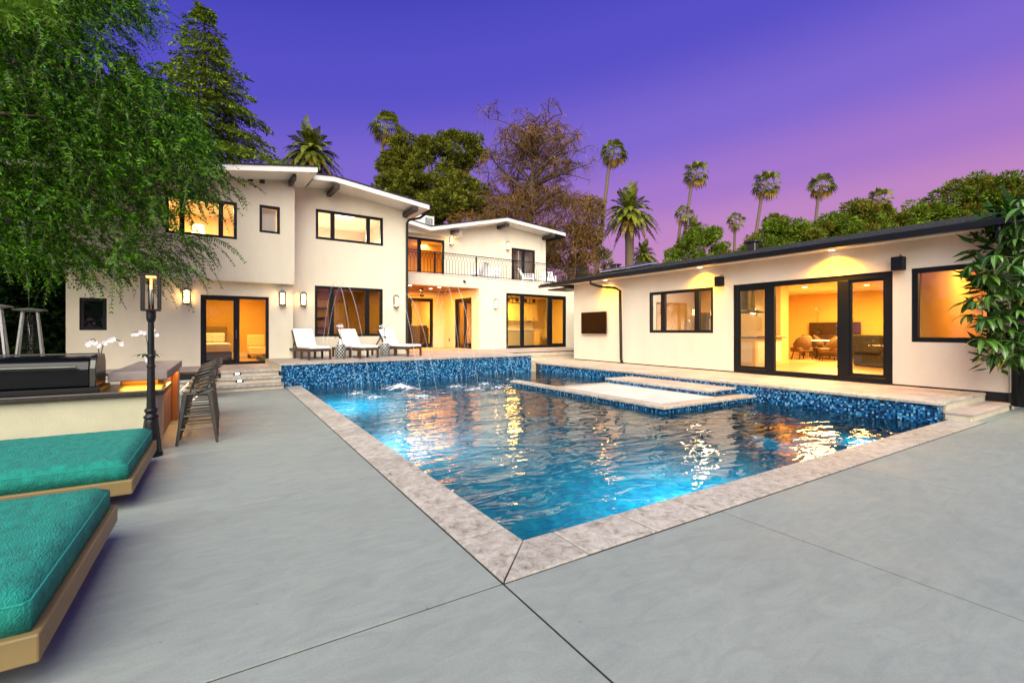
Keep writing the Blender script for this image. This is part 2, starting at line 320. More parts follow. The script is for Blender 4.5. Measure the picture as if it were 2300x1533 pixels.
# ------------------------------------------------------------------ mesh helpers
class MB:
    def __init__(s): s.v = []; s.f = []
    def add(s, vs, fs):
        o = len(s.v); s.v += [tuple(v) for v in vs]; s.f += [tuple(i + o for i in f) for f in fs]; return s
    def box(s, x0, y0, z0, x1, y1, z1):
        return s.add([(x0, y0, z0), (x1, y0, z0), (x1, y1, z0), (x0, y1, z0), (x0, y0, z1), (x1, y0, z1), (x1, y1, z1), (x0, y1, z1)],
                     [(0, 3, 2, 1), (4, 5, 6, 7), (0, 1, 5, 4), (1, 2, 6, 5), (2, 3, 7, 6), (3, 0, 4, 7)])
    def obox(s, c, ax, ay, az):
        c = Vector(c); ax, ay, az = Vector(ax), Vector(ay), Vector(az)
        vs = [c + a * ax + b * ay + d * az for d in (-1, 1) for a, b in ((-1, -1), (1, -1), (1, 1), (-1, 1))]
        return s.add(vs, [(0, 3, 2, 1), (4, 5, 6, 7), (0, 1, 5, 4), (1, 2, 6, 5), (2, 3, 7, 6), (3, 0, 4, 7)])
    def bar(s, a, b, w, h=None, up=(0, 0, 1)):
        a, b = Vector(a), Vector(b); d = (b - a); l = d.length; d /= l; h = h or w
        u = Vector(up)
        if abs(d.dot(u)) > .98: u = Vector((1, 0, 0))
        sd = d.cross(u).normalized(); u2 = sd.cross(d)
        return s.obox((a + b) / 2, d * l / 2, sd * w / 2, u2 * h / 2)
    def tube(s, pts, rad, n=8, cap=True):
        pts = [Vector(p) for p in pts]; rr = rad if isinstance(rad, (list, tuple)) else [rad] * len(pts)
        base = len(s.v); prev = None
        for i, p in enumerate(pts):
            t = (pts[min(i + 1, len(pts) - 1)] - pts[max(i - 1, 0)]).normalized()
            if prev is None:
                u = Vector((0, 0, 1)) if abs(t.z) < .9 else Vector((1, 0, 0)); sd = t.cross(u).normalized()
            else: sd = (prev - t * prev.dot(t)).normalized()
            prev = sd; up = t.cross(sd)
            for k in range(n):
                a = 2 * math.pi * k / n; q = p + (sd * math.cos(a) + up * math.sin(a)) * rr[i]; s.v.append(tuple(q))
        for i in range(len(pts) - 1):
            for k in range(n):
                a = base + i * n + k; b = base + i * n + (k + 1) % n
                s.f.append((a, b, b + n, a + n))
        if cap:
            s.f.append(tuple(base + k for k in range(n))[::-1]); s.f.append(tuple(base + (len(pts) - 1) * n + k for k in range(n)))
        return s
    def lathe(s, prof, n=16, c=(0, 0, 0), rot=0.0):
        base = len(s.v)
        for r, z in prof:
            for k in range(n):
                a = 2 * math.pi * k / n + rot; s.v.append((c[0] + r * math.cos(a), c[1] + r * math.sin(a), c[2] + z))
        for i in range(len(prof) - 1):
            for k in range(n):
                a = base + i * n + k; b = base + i * n + (k + 1) % n; s.f.append((a, b, b + n, a + n))
        s.f.append(tuple(base + k for k in range(n))[::-1]); s.f.append(tuple(base + (len(prof) - 1) * n + k for k in range(n)))
        return s
    def prism(s, poly, P, d0, d1):
        """poly [(u,z)] extruded along the third axis via P(u,d,z)"""
        n = len(poly); vs = [P(u, d0, z) for u, z in poly] + [P(u, d1, z) for u, z in poly]
        return s.add(vs, [tuple(range(n)), tuple(range(2 * n - 1, n - 1, -1))] + [(i, i + n, (i + 1) % n + n, (i + 1) % n) for i in range(n)])
    def wall(s, P, us, zs, holes, d0, d1, ztop=None):
        """slab wall on a grid with openings; ztop(u) bends the top edge"""
        us = sorted(set(us) | {h[0] for h in holes} | {h[1] for h in holes}); zs = sorted(set(zs) | {h[2] for h in holes} | {h[3] for h in holes})
        nu, nz = len(us) - 1, len(zs) - 1
        def solid(i, j):
            if i < 0 or j < 0 or i >= nu or j >= nz: return False
            u = (us[i] + us[i + 1]) / 2; z = (zs[j] + zs[j + 1]) / 2
            return not any(h[0] < u < h[1] and h[2] < z < h[3] for h in holes)
        def zz(i, j): return ztop(us[i]) if (ztop and j == nz) else zs[j]
        idx = {}
        def V(i, j, d):
            k = (i, j, d)
            if k not in idx: idx[k] = len(s.v); s.v.append(tuple(P(us[i], (d0, d1)[d], zz(i, j))))
            return idx[k]
        for i in range(nu):
            for j in range(nz):
                if not solid(i, j): continue
                s.f.append((V(i, j, 0), V(i + 1, j, 0), V(i + 1, j + 1, 0), V(i, j + 1, 0)))
                s.f.append((V(i, j, 1), V(i, j + 1, 1), V(i + 1, j + 1, 1), V(i + 1, j, 1)))
                if not solid(i - 1, j): s.f.append((V(i, j, 0), V(i, j + 1, 0), V(i, j + 1, 1), V(i, j, 1)))
                if not solid(i + 1, j): s.f.append((V(i + 1, j, 0), V(i + 1, j, 1), V(i + 1, j + 1, 1), V(i + 1, j + 1, 0)))
                if not solid(i, j - 1): s.f.append((V(i, j, 0), V(i, j, 1), V(i + 1, j, 1), V(i + 1, j, 0)))
                if not solid(i, j + 1): s.f.append((V(i, j + 1, 0), V(i + 1, j + 1, 0), V(i + 1, j + 1, 1), V(i, j + 1, 1)))
        return s
    def mesh(s, name, m=None, smooth=False, recalc=True):
        me = bpy.data.meshes.new(name); me.from_pydata(s.v, [], s.f); me.update()
        if recalc:
            bm = bmesh.new(); bm.from_mesh(me); bmesh.ops.recalc_face_normals(bm, faces=bm.faces); bm.to_mesh(me); bm.free()
        if m: me.materials.append(MAT[m])
        if smooth:
            for f in me.polygons: f.use_smooth = True
        return me
    def build(s, name, m, parent=None, smooth=False, bevel=0.0, seg=1, loc=None, rotz=None, recalc=True):
        o = bpy.data.objects.new(name, s.mesh(name, m, smooth, recalc)); COL.objects.link(o)
        if parent is not None: o.parent = parent
        if loc is not None: o.location = loc
        if rotz is not None: o.rotation_euler = (0, 0, rotz)
        if bevel:
            b = o.modifiers.new('bevel', 'BEVEL'); b.width = bevel; b.segments = seg; b.limit_method = 'ANGLE'; b.angle_limit = R(40)
        return o
def tag(o, label=None, cat=None, group=None, kind=None):
    if label: o['label'] = label
    if cat: o['category'] = cat
    if group: o['group'] = group
    if kind: o['kind'] = kind
    return o
def thing(name, label, cat, loc=(0, 0, 0), rotz=0.0, group=None):
    o = bpy.data.objects.new(name, None); COL.objects.link(o); o.location = loc; o.rotation_euler = (0, 0, rotz); o.empty_display_size = .2
    return tag(o, label, cat, group)
def struct(o): return tag(o, kind='structure')
def copy_tree(o, parent=None):
    c = o.copy(); COL.objects.link(c); c.parent = parent
    for ch in o.children: copy_tree(ch, c)
    return c
def inst(name, me, parent, loc=(0, 0, 0), rot=(0, 0, 0), scale=None):
    o = bpy.data.objects.new(name, me); COL.objects.link(o); o.parent = parent; o.location = loc; o.rotation_euler = rot
    if scale is not None: o.scale = scale
    return o
def light(name, kind, loc, energy, color, parent=None, **k):
    l = bpy.data.lights.new(name, kind); l.energy = energy; l.color = color
    for a, b in k.items(): setattr(l, a, b)
    o = bpy.data.objects.new(name, l); COL.objects.link(o); o.location = loc
    if parent is not None: o.parent = parent
    return o
def quads(name, V, m, parent=None, loc=None, kind=None):
    """V: (N,4,3) array of separate quads -> one mesh"""
    V = np.asarray(V, dtype=np.float32); n = len(V)
    me = bpy.data.meshes.new(name); me.vertices.add(n * 4); me.vertices.foreach_set('co', V.reshape(-1))
    me.loops.add(n * 4); me.loops.foreach_set('vertex_index', np.arange(n * 4, dtype=np.int32))
    me.polygons.add(n); me.polygons.foreach_set('loop_start', np.arange(0, n * 4, 4, dtype=np.int32))
    try: me.polygons.foreach_set('loop_total', np.full(n, 4, dtype=np.int32))
    except Exception: pass
    me.update(calc_edges=True); me.materials.append(MAT[m])
    o = bpy.data.objects.new(name, me); COL.objects.link(o)
    if parent is not None: o.parent = parent
    if loc is not None: o.location = loc
    if kind: o['kind'] = kind
    return o
def nrm(a): return a / np.maximum(np.linalg.norm(a, axis=-1, keepdims=True), 1e-9)
def leaves(C, D, L, Wd, side=None, fold=.0):
    """diamond leaf quads: base C, direction D, length L, width Wd"""
    C = np.asarray(C, float); D = nrm(np.asarray(D, float)); n = len(C)
    if side is None: side = rng.normal(size=(n, 3))
    S = nrm(np.cross(D, side)); L = np.broadcast_to(np.asarray(L, float), (n,))[:, None]; Wd = np.broadcast_to(np.asarray(Wd, float), (n,))[:, None]
    V = np.empty((n, 4, 3)); V[:, 0] = C; V[:, 2] = C + D * L; mid = C + D * L * .45
    V[:, 1] = mid + S * Wd * .5; V[:, 3] = mid - S * Wd * .5
    return V
# ------------------------------------------------------------------ frame of the main house (turned 3.5 degrees against the pool)
TH = R(3.5); OX, OY = 1.3, 13.5
CT, ST = math.cos(TH), math.sin(TH)
def hw(x, y, z=0.0): return Vector((OX + x * CT - y * ST, OY + x * ST + y * CT, z))
HL = (OX, OY, 0.0)

# ------------------------------------------------------------------ ground and pavement
g = MB()
for x0, y0, x1, y1 in ((-120, -120, 1.5, 160), (11.0, -120, 160, 160), (1.5, -120, 11.0, 2.5), (1.5, 15.5, 11.0, 160)):
    g.add([(x0, y0, -.10), (x1, y0, -.10), (x1, y1, -.10), (x0, y1, -.10)], [(0, 1, 2, 3)])
struct(g.build('ground', 'earth'))
TILE = {}
def slab(parent, x0, y0, x1, y1, z1, th, m, name, gap=.006, bev=.004, loc=None):
    dx, dy = x1 - x0 - gap, y1 - y0 - gap
    k = (round(dx, 3), round(dy, 3), th, m, bev)
    if k not in TILE:
        b = MB(); hx, hy, c = dx / 2, dy / 2, bev
        b.add([(-hx, -hy, -th), (hx, -hy, -th), (hx, hy, -th), (-hx, hy, -th), (-hx, -hy, -c), (hx, -hy, -c), (hx, hy, -c), (-hx, hy, -c),
               (-hx + c, -hy + c, 0), (hx - c, -hy + c, 0), (hx - c, hy - c, 0), (-hx + c, hy - c, 0)],
              [(0, 3, 2, 1), (8, 9, 10, 11)] + [(i, (i + 1) % 4, (i + 1) % 4 + 4, i + 4) for i in range(4)] + [(i + 4, (i + 1) % 4 + 4, (i + 1) % 4 + 8, i + 8) for i in range(4)])
        TILE[k] = b.mesh(name, m)
    return inst(name, TILE[k], parent, ((x0 + x1) / 2, (y0 + y1) / 2, z1))
def tile_field(parent, x0, y0, x1, y1, z, tl, tw, m, name='paver', along='x', th=.04, jz=.0015):
    a0, a1, b0, b1 = (x0, x1, y0, y1) if along == 'x' else (y0, y1, x0, x1)
    nb = max(1, round((b1 - b0) / tw)); w = (b1 - b0) / nb
    for r in range(nb):
        p = a0; q = a0 + tl * (1 if r % 2 == 0 else .5)
        while p < a1 - .02:
            q = min(q, a1)
            if a1 - q < .12: q = a1
            zz = z + random.uniform(-jz, jz)
            if along == 'x': slab(parent, p, b0 + r * w, q, b0 + (r + 1) * w, zz, th, m, name, gap=.014)
            else: slab(parent, b0 + r * w, p, b0 + (r + 1) * w, q, zz, th, m, name, gap=.014)
            p = q; q = p + tl
pav = struct(MB().box(-9, -4, -.099, 1.40, 13.4, -.007).box(1.40, -4, -.099, 16, 2.33, -.007).box(10.32, 2.33, -.099, 16, 2.75, -.007).build('pavement', 'grout'))
for x0, x1 in ((-9, -5.1), (-5.1, -2.9), (-2.9, 1.37)):
    for y0, y1 in ((-4, 2.3), (2.3, 4.5), (4.5, 6.7), (6.7, 8.9), (8.9, 11.1), (11.1, 13.4)):
        slab(pav, x0, y0, x1, y1, 0, .058, 'concrete', 'slab', gap=.015, bev=.002)
xs = (1.37, 3.41, 5.69, 7.95, 10.2, 12.5, 16)
for a, b in zip(xs, xs[1:]): slab(pav, a, -4, b, 2.295, 0, .058, 'concrete', 'slab', gap=.015, bev=.002)
slab(pav, 10.33, 2.295, 16, 2.72, 0, .058, 'concrete', 'slab', gap=.010, bev=.006)

# ------------------------------------------------------------------ pool shell and coping
PB = MB()
PB.box(1.42, 2.36, -1.75, 10.2, 14.6, -1.60)                       # floor
PB.box(1.42, 2.36, -1.60, 1.755, 14.4, -.062)                      # left wall
PB.box(1.755, 2.36, -1.60, 10.2, 2.685, -.062)                     # front wall
pool = struct(PB.build('pool', 'pool_lining'))
PS = MB(); PS.box(7.4, 2.69, -1.59, 8.8, 4.4, -.95).box(7.4, 2.69, -.95, 8.4, 3.8, -.5)
PS.build('pool_bench', 'pool_lining', pool, bevel=.02)
z1 = .006
MB().box(1.39, 2.32, -.061, 1.745, 13.4, .001).box(1.745, 2.32, -.061, 10.29, 2.675, .001).build('coping_bed', 'grout', pool)
def coping_poly(poly, th=.068):
    b = MB(); b.prism([(p[0], p[1]) for p in poly], lambda u, d, z: (u, z, d), z1 - th, z1)
    o = b.build('coping_stone', 'travertine', pool, bevel=.008, seg=2); return o
gg = .004
coping_poly([(1.375 + gg, 2.305 + 2 * gg), (1.765, 2.695), (1.765, 2.93), (1.375 + gg, 2.93)])
coping_poly([(1.375 + 2 * gg, 2.305), (2.02, 2.305), (2.02, 2.695), (1.765 + gg, 2.695)])
def run(p, end, step, f):
    while p < end - .05:
        q = min(p + step * random.uniform(.96, 1.04), end)
        if end - q < .2: q = end
        f(p, q); p = q
run(2.93, 13.42, .62, lambda a, b: slab(pool, 1.375, a, 1.765, b, z1, .066, 'travertine', 'coping_stone', gap=.011, bev=.004))
run(2.02, 10.30, .62, lambda a, b: slab(pool, a, 2.305, b, 2.695, z1, .066, 'travertine', 'coping_stone', gap=.011, bev=.004))

def mosaic(parent, P, u0, u1, zb, zt, s=.031, gap=.0035, dep=.007):
    """one skin of small glass tiles laid on a face; P(u, d, z), d outward"""
    nu = int((u1 - u0) / s); nz = int((zt - zb) / s); su = (u1 - u0) / nu; sz = (zt - zb) / nz
    b = MB()
    for i in range(nu):
        for j in range(nz):
            a0, a1 = u0 + i * su + gap / 2, u0 + (i + 1) * su - gap / 2; c0, c1 = zb + j * sz + gap / 2, zb + (j + 1) * sz - gap / 2
            d = dep + random.uniform(-.0012, .0012)
            b.add([P(a0, 0, c0), P(a1, 0, c0), P(a1, 0, c1), P(a0, 0, c1), P(a0, d, c0), P(a1, d, c0), P(a1, d, c1), P(a0, d, c1)],
                  [(4, 5, 6, 7), (0, 1, 5, 4), (1, 2, 6, 5), (2, 3, 7, 6), (3, 0, 4, 7)])
    return tag(b.build('mosaic_tiles', 'mosaic', parent, recalc=True), kind='stuff')

# right-hand deck along the low house
DX, DZ = 9.90, .29
deck = struct(MB().box(DX, 2.78, -1.7, 12.25, 14.9, DZ - .009).build('deck', 'mosaic_grout'))
mosaic(deck, lambda u, d, z: (DX - d, u, z), 2.78, 13.98, -.22, DZ - .055)
mosaic(deck, lambda u, d, z: (u, 2.78 - d, z), 9.90, 10.14, -.06, DZ - .055)
MB().box(10.14, 2.735, -.02, 12.2, 2.779, DZ - .055).build('riser', 'riser_stone', deck)
run(2.72, 14.6, .6, lambda a, b: slab(deck, DX - .04, a, DX + .29, b, DZ, .05, 'travertine', 'coping_stone', gap=.006, bev=.012))
run(DX + .29, 12.2, .6, lambda a, b: slab(deck, a, 2.72, b, 3.06, DZ, .05, 'travertine', 'coping_stone', gap=.006, bev=.012))
tile_field(deck, DX + .29, 3.06, 12.2, 14.85, DZ - .001, .61, .405, 'paver', along='y')
st = struct(MB().box(10.06, 2.41, 0.001, 12.2, 2.733, .105).build('step', 'riser_stone', bevel=.005))
run(10.04, 12.22, .75, lambda a, b: slab(st, a, 2.385, b, 2.733, .14, .035, 'paver', 'tread_stone', gap=.005, bev=.008))

# raised terrace in front of the main house
TZ = .60
terr = MB(); terr.box(0, 0, -1.7, 8.25, 5.0, TZ - .009); terr.box(8.25, 1.8, -.09, 16.5, 5.0, TZ - .009); terr.box(4.85, 5.0, -.09, 9.4, 9.0, TZ - .009)
terrace = struct(terr.build('terrace', 'mosaic_grout', loc=HL, rotz=TH))
mosaic(terrace, lambda u, d, z: (u, -d, z), 0.0, 8.25, -.22, TZ - .055)
mosaic(terrace, lambda u, d, z: (8.25 + d, u, z), 0.0, 1.35, .27, TZ - .055)
MB().box(-.03, .0, .40, -.002, 2.6, TZ - .055).build('riser', 'riser_stone', terrace)
run(-.04, 8.29, .62, lambda a, b: slab(terrace, a, -.04, b, .30, TZ, .05, 'travertine', 'coping_stone', gap=.006, bev=.012))
run(.30, 2.58, .6, lambda a, b: slab(terrace, -.04, a, .30, b, TZ, .05, 'travertine', 'coping_stone', gap=.006, bev=.012))
tile_field(terrace, .30, .30, 8.29, 3.2, TZ - .001, .61, .415, 'paver', along='x')
tile_field(terrace, 4.87, 3.2, 8.29, 8.58, TZ - .001, .61, .415, 'paver', along='x')
tile_field(terrace, 8.29, 1.80, 14.9, 4.98, TZ - .001, .61, .415, 'paver', along='x')
tile_field(terrace, 8.29, 4.98, 9.08, 8.58, TZ - .001, .40, .415, 'paver', along='x')
ks = struct(MB().box(8.27, 1.40, .02, 14.0, 1.799, .405).build('step', 'riser_stone', loc=HL, rotz=TH))
run(8.27, 14.0, .8, lambda a, b: slab(ks, a, 1.37, b, 1.798, .45, .042, 'paver', 'tread_stone', gap=.005, bev=.008))
MB().box(8.27, 1.772, .451, 14.0, 1.7985, .55).build('riser', 'riser_stone', ks)
kd = struct(MB().box(8.27, .2, -.09, 14.0, 1.40, DZ - .009).build('landing', 'riser_stone', loc=HL, rotz=TH))
tile_field(kd, 8.9, .95, 14.0, 1.39, DZ - .004, .61, .44, 'paver', along='x')

# steps up to the bedroom door
ls = MB()
for k, y in enumerate((-.56, -.20, .16)): ls.box(-4.6, y, 0.001 if k == 0 else .151 * k - .05, -.032, 2.6 if k == 2 else y + .40, .151 * (k + 1) - .010)
lsteps = struct(ls.build('steps', 'riser_stone', loc=HL, rotz=TH, bevel=.008))
for k, y in enumerate((-.56, -.20, .16)):
    run(-4.6 + .12 * k, -.03, .95, lambda a, b: slab(lsteps, a, y - .045, b, y + .34, .151 * (k + 1), .05, 'travertine', 'tread_stone', gap=.006, bev=.014))
tile_field(lsteps, -4.6, .50, -.042, 2.58, .452, .5, .4, 'paver', along='x')
for k, (px, py) in enumerate(((525, 844), (530, 860))):
    yy = (.16, -.20)[k]; zc = (.375, .225)[k]
    t = thing('step_light', ('small lit step light in the upper riser below the bedroom door', 'small lit step light in the middle riser of the bedroom steps')[k], 'step light', hw(-.98 + .02 * k, yy, zc), TH, 'step lights')
    MB().box(-.085, -.014, -.035, .085, -.001, .035).build('bezel', 'black_metal', t, bevel=.004)
    MB().box(-.045, -.018, -.018, .045, -.0145, .018).build('lens', 'step_glow', t)
t = thing('step_light', 'small dark step light at the terrace corner by the kitchen steps', 'step light', hw(8.6, 1.40, .375), TH, 'step lights')
MB().box(-.12, -.016, -.04, .12, -.001, .04).build('bezel', 'black_metal', t, bevel=.004)
MB().box(-.06, -.02, -.018, .06, -.0165, .018).build('lens', 'step_glow', t)

# stone platform, low step and spa standing in the pool
plat = struct(MB().box(6.95, 5.85, -1.59, 9.895, 9.40, .042).box(6.95, 9.40, -1.59, 7.20, 11.2, .042).box(6.97, 11.2, -1.59, 7.20, 13.9, -.035).box(7.2, 9.40, -1.59, 9.895, 13.9, -.45).build('platform', 'mosaic_grout'))
mosaic(plat, lambda u, d, z: (6.95 - d, u, z), 5.85, 11.2, -.2, -.003)
mosaic(plat, lambda u, d, z: (6.97 - d, u, z), 11.2, 13.72, -.2, -.037)
mosaic(plat, lambda u, d, z: (u, 5.85 - d, z), 6.95, 9.89, -.2, -.003)
PZ = .052
run(5.80, 11.2, .6, lambda a, b: slab(plat, 6.90, a, 7.21, b, PZ, .05, 'travertine', 'coping_stone', gap=.006, bev=.012))
run(7.21, 9.89, .6, lambda a, b: slab(plat, a, 5.80, b, 6.12, PZ, .05, 'travertine', 'coping_stone', gap=.006, bev=.012))
run(7.21, 9.89, .6, lambda a, b: slab(plat, a, 9.12, b, 9.42, PZ, .05, 'travertine', 'coping_stone', gap=.006, bev=.012))
tile_field(plat, 7.21, 6.12, 8.90, 9.12, PZ - .002, .61, .42, 'pad_tile', along='y')
MB().box(8.90, 6.30, .043, 9.89, 9.40, .163).build('step_block', 'mosaic_grout', plat)
mosaic(plat, lambda u, d, z: (8.90 - d, u, z), 6.30, 9.40, .053, .123)
mosaic(plat, lambda u, d, z: (u, 6.30 - d, z), 8.90, 9.89, .053, .123)
run(6.26, 9.44, .6, lambda a, b: slab(plat, 8.86, a, 9.20, b, .172, .048, 'travertine', 'coping_stone', gap=.006, bev=.012))
tile_field(plat, 9.20, 6.26, 9.89, 9.44, .171, .6, .34, 'paver', along='y')
tag(MB().add([(7.15, 9.41, -.012), (9.897, 9.41, -.012), (9.897, 13.95, -.012), (7.15, 13.75, -.012)], [(0, 1, 2, 3)]).build('spa_water', 'water', recalc=False), kind='structure')
# water sheet, left open where the platform and spa stand
wz = -.075
wv = [(1.70, 2.62), (9.95, 2.62), (9.95, 5.9), (7.0, 5.9), (7.0, 13.9), (1.70, 13.6)]
struct(MB().add([(x, y, wz) for x, y in wv], [(0, 1, 2, 3), (0, 3, 4, 5)]).build('water', 'water', recalc=False))

# pool lamps
def pool_lamp(loc, rotz, label, energy):
    t = thing('pool_light', label, 'pool light', loc, rotz, 'underwater pool lights')
    MB().lathe([(.13, 0), (.15, .012), (.15, .02), (.12, .03)], 20).build('trim_ring', 'steel', t).rotation_euler = (R(90), 0, 0)
    MB().lathe([(.115, .031), (.10, .04), (.05, .046)], 20).build('lens', 'pool_lamp_glow', t).rotation_euler = (R(90), 0, 0)
    lo = light('lamp', 'AREA', (0, -.12, 0), energy, (.55, .92, 1.0), t, shape='DISK', size=.22)
    lo.rotation_euler = (R(-78), 0, 0); return t


pool_lamp((1.77, 11.4, -.62), R(90), 'round underwater light below the left coping, nearest the bubbler', 66)
pool_lamp((1.77, 7.6, -.62), R(90), 'round underwater light below the left coping, nearer the camera', 44)
pool_lamp((4.7, 2.70, -.60), R(180), 'round underwater light below the front coping, middle', 66)
pool_lamp((7.9, 2.70, -.40), R(180), 'round underwater light below the front coping, by the bench', 10)
# ------------------------------------------------------------------ windows, doors, rooms
def glazed(parent, P, u0, u1, z0, z1, cuts, dd, name='window', fw=.07, mw=.11, th=.09, glass='glass', sash=(), handles=(), bottom=None, pane_glass=None):
    """frame with mullions at cuts [(centre, width)], a pane in each bay; dd = depth of frame front behind wall face"""
    b = MB(); bw = bottom or fw
    def bx(a, c, e, f, d0=dd, d1=dd + th):
        q = [P(a, d0, e), P(c, d1, f)]
        b.box(*[min(q[0][i], q[1][i]) for i in range(3)], *[max(q[0][i], q[1][i]) for i in range(3)])
    bx(u0, u0 + fw, z0, z1); bx(u1 - fw, u1, z0, z1); bx(u0 + fw, u1 - fw, z1 - fw, z1); bx(u0 + fw, u1 - fw, z0, z0 + bw)
    ed = [u0 + fw]
    for c, w in cuts:
        bx(c - w / 2, c + w / 2, z0 + bw, z1 - fw, dd - .003, dd + th); ed += [c - w / 2, c + w / 2]
    ed.append(u1 - fw)
    fr = b.build(name, 'frame_metal', parent, bevel=.006)
    for i in range(0, len(ed), 2):
        a, c = ed[i], ed[i + 1]; s = 0.0
        if i // 2 in sash:
            s = .055; k = MB()
            for (e0, e1, f0, f1) in ((a, a + s, z0 + bw, z1 - fw), (c - s, c, z0 + bw, z1 - fw), (a + s, c - s, z1 - fw - s, z1 - fw), (a + s, c - s, z0 + bw, z0 + bw + s * 1.3)):
                q = [P(e0, dd + .02, f0), P(e1, dd + .065, f1)]
                k.box(*[min(q[0][i2], q[1][i2]) for i2 in range(3)], *[max(q[0][i2], q[1][i2]) for i2 in range(3)])
            k.build('sash', 'frame_metal', fr, bevel=.004)
        d = dd + th * .5
        gm = (pane_glass or {}).get(i // 2, glass)
        if gm: MB().add([P(a + s, d, z0 + bw), P(c - s, d, z0 + bw), P(c - s, d, z1 - fw), P(a + s, d, z1 - fw)], [(0, 1, 2, 3)]).build('pane', gm, fr)
    for hu, hz in handles:
        h = MB(); h.tube([P(hu, dd - .003, hz - .12), P(hu, dd - .05, hz - .12), P(hu, dd - .05, hz + .12), P(hu, dd - .003, hz + .12)], .012, 8)
        h.build('handle', 'gunmetal', fr)
    return fr
def room(parent, x0, y0, z0, x1, y1, z1, wallm='interior_wall', floorm='wood_floor', ceilm='ceiling_paint', open_side='y0'):
    w = MB()
    F = {'y0': [(x0, y0, z0), (x1, y0, z0), (x1, y0, z1), (x0, y0, z1)], 'y1': [(x0, y1, z0), (x0, y1, z1), (x1, y1, z1), (x1, y1, z0)],
         'x0': [(x0, y0, z0), (x0, y0, z1), (x0, y1, z1), (x0, y1, z0)], 'x1': [(x1, y0, z0), (x1, y1, z0), (x1, y1, z1), (x1, y0, z1)]}
    for k, v in F.items():
        if k not in open_side.split(','): w.add(v, [(0, 1, 2, 3)])
    w.build('inner_wall', wallm, parent)
    MB().box(x0, y0, z0 - .04, x1, y1, z0).build('inner_floor', floorm, parent)
    MB().box(x0, y0, z1, x1, y1, z1 + .03).build('inner_ceiling', ceilm, parent)
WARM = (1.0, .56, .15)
def room_light(parent, x, y, z, energy, size=1.2, color=WARM):
    return light('ceiling_lamp_light', 'AREA', (x, y, z), energy, color, parent, shape='DISK', size=size)
def downlight(parent, x, y, z, r=.055):
    o = MB().lathe([(r * 1.25, 0), (r * 1.25, -.008), (r, -.010)], 14, (x, y, z)).build('downlight_trim', 'plastic_white', parent)
    MB().lathe([(r, -.0105), (r * .9, -.016)], 14, (x, y, z)).build('downlight_lens', 'downlight_glow', o)

house = thing('main_house', 'two-storey cream stucco house with white eaves and balcony across the pool', 'house', HL, TH)
PY = lambda y: (lambda u, d, z: (u, y + d, z))
# lower left wall, overhanging upper left wall
MB().wall(PY(2.6), [-4.49, .745], [0.0, 2.94], [(-4.24, -3.71, 1.47, 2.30), (-1.68, .07, .455, 2.49)], 0, .25).build('wall', 'stucco', house)
zl = lambda u: 6.16 + (u - .75) * .172
MB().wall(PY(2.35), [-4.49, .75], [2.95, 6.0], [(-2.48, -.80, 4.12, 5.20), (-.22, .34, 4.41, 5.24)], 0, .25, ztop=zl).build('wall', 'stucco', house)
MB().box(-4.49, 2.353, 2.90, .748, 3.4, 2.949).build('overhang_soffit', 'stucco', house)
MB().wall(lambda u, d, z: (-4.49 + d, u, z), [2.85, 9.0], [0, 5.3], [], 0, .2).build('wall', 'stucco', house)
# right wall of the front block
zr = lambda u: 6.30 - max(0, u - 1.9) * .122 if u > 1.9 else 6.30 - (1.9 - u) * .05
MB().wall(PY(3.2), [.75, 1.9, 4.85], [0.3, 6.0], [(1.53, 3.88, 1.26, 2.98), (1.56, 3.89, 4.55, 5.57)], 0, .25, ztop=zr).build('wall', 'stucco', house)
MB().wall(lambda u, d, z: (4.85 - d, u, z), [3.452, 9.0], [0.3, 5.9], [], 0, .2).build('wall', 'stucco', house)
MB().wall(lambda u, d, z: (.75 - d, u, z), [2.602, 3.6], [0.3, 6.1], [], 0, .15).build('wall', 'stucco', house)
# balcony front, kitchen wall, porch
MB().wall(PY(5.0), [4.853, 16.5], [0.3, 3.90], [(4.5, 9.1, .2, 3.42), (10.6, 14.47, .605, 3.28)], 0, .28).build('wall', 'stucco', house)
MB().wall(lambda u, d, z: (9.1 + d, u, z), [5.281, 8.6], [0.3, 3.60], [(5.72, 7.40, .605, 3.05)], 0, .2).build('wall', 'stucco', house)
MB().wall(PY(8.6), [4.853, 9.298], [0.3, 3.60], [(6.95, 8.50, .605, 3.12)], 0, .2).build('wall', 'stucco', house)
# porch ceiling planks
for k in range(20):
    y = 5.285 + k * .1655
    slab(house, 4.856, y, 9.095, y + .1655, 3.46, .03, 'porch_plank', 'ceiling_plank', gap=.012, bev=.004)
MB().box(4.86, 5.29, 3.462, 9.09, 8.59, 3.50).build('ceiling_backing', 'black_matte', house)
for (x, y) in ((5.95, 6.3), (5.95, 5.6), (7.35, 5.6), (7.35, 6.5), (7.35, 7.5)): downlight(house, x, y, 3.429, .075)
light('porch_light', 'AREA', (7.0, 6.8, 3.40), 170, (1.0, .33, .01), house, shape='RECTANGLE', size=2.8, size_y=2.2)
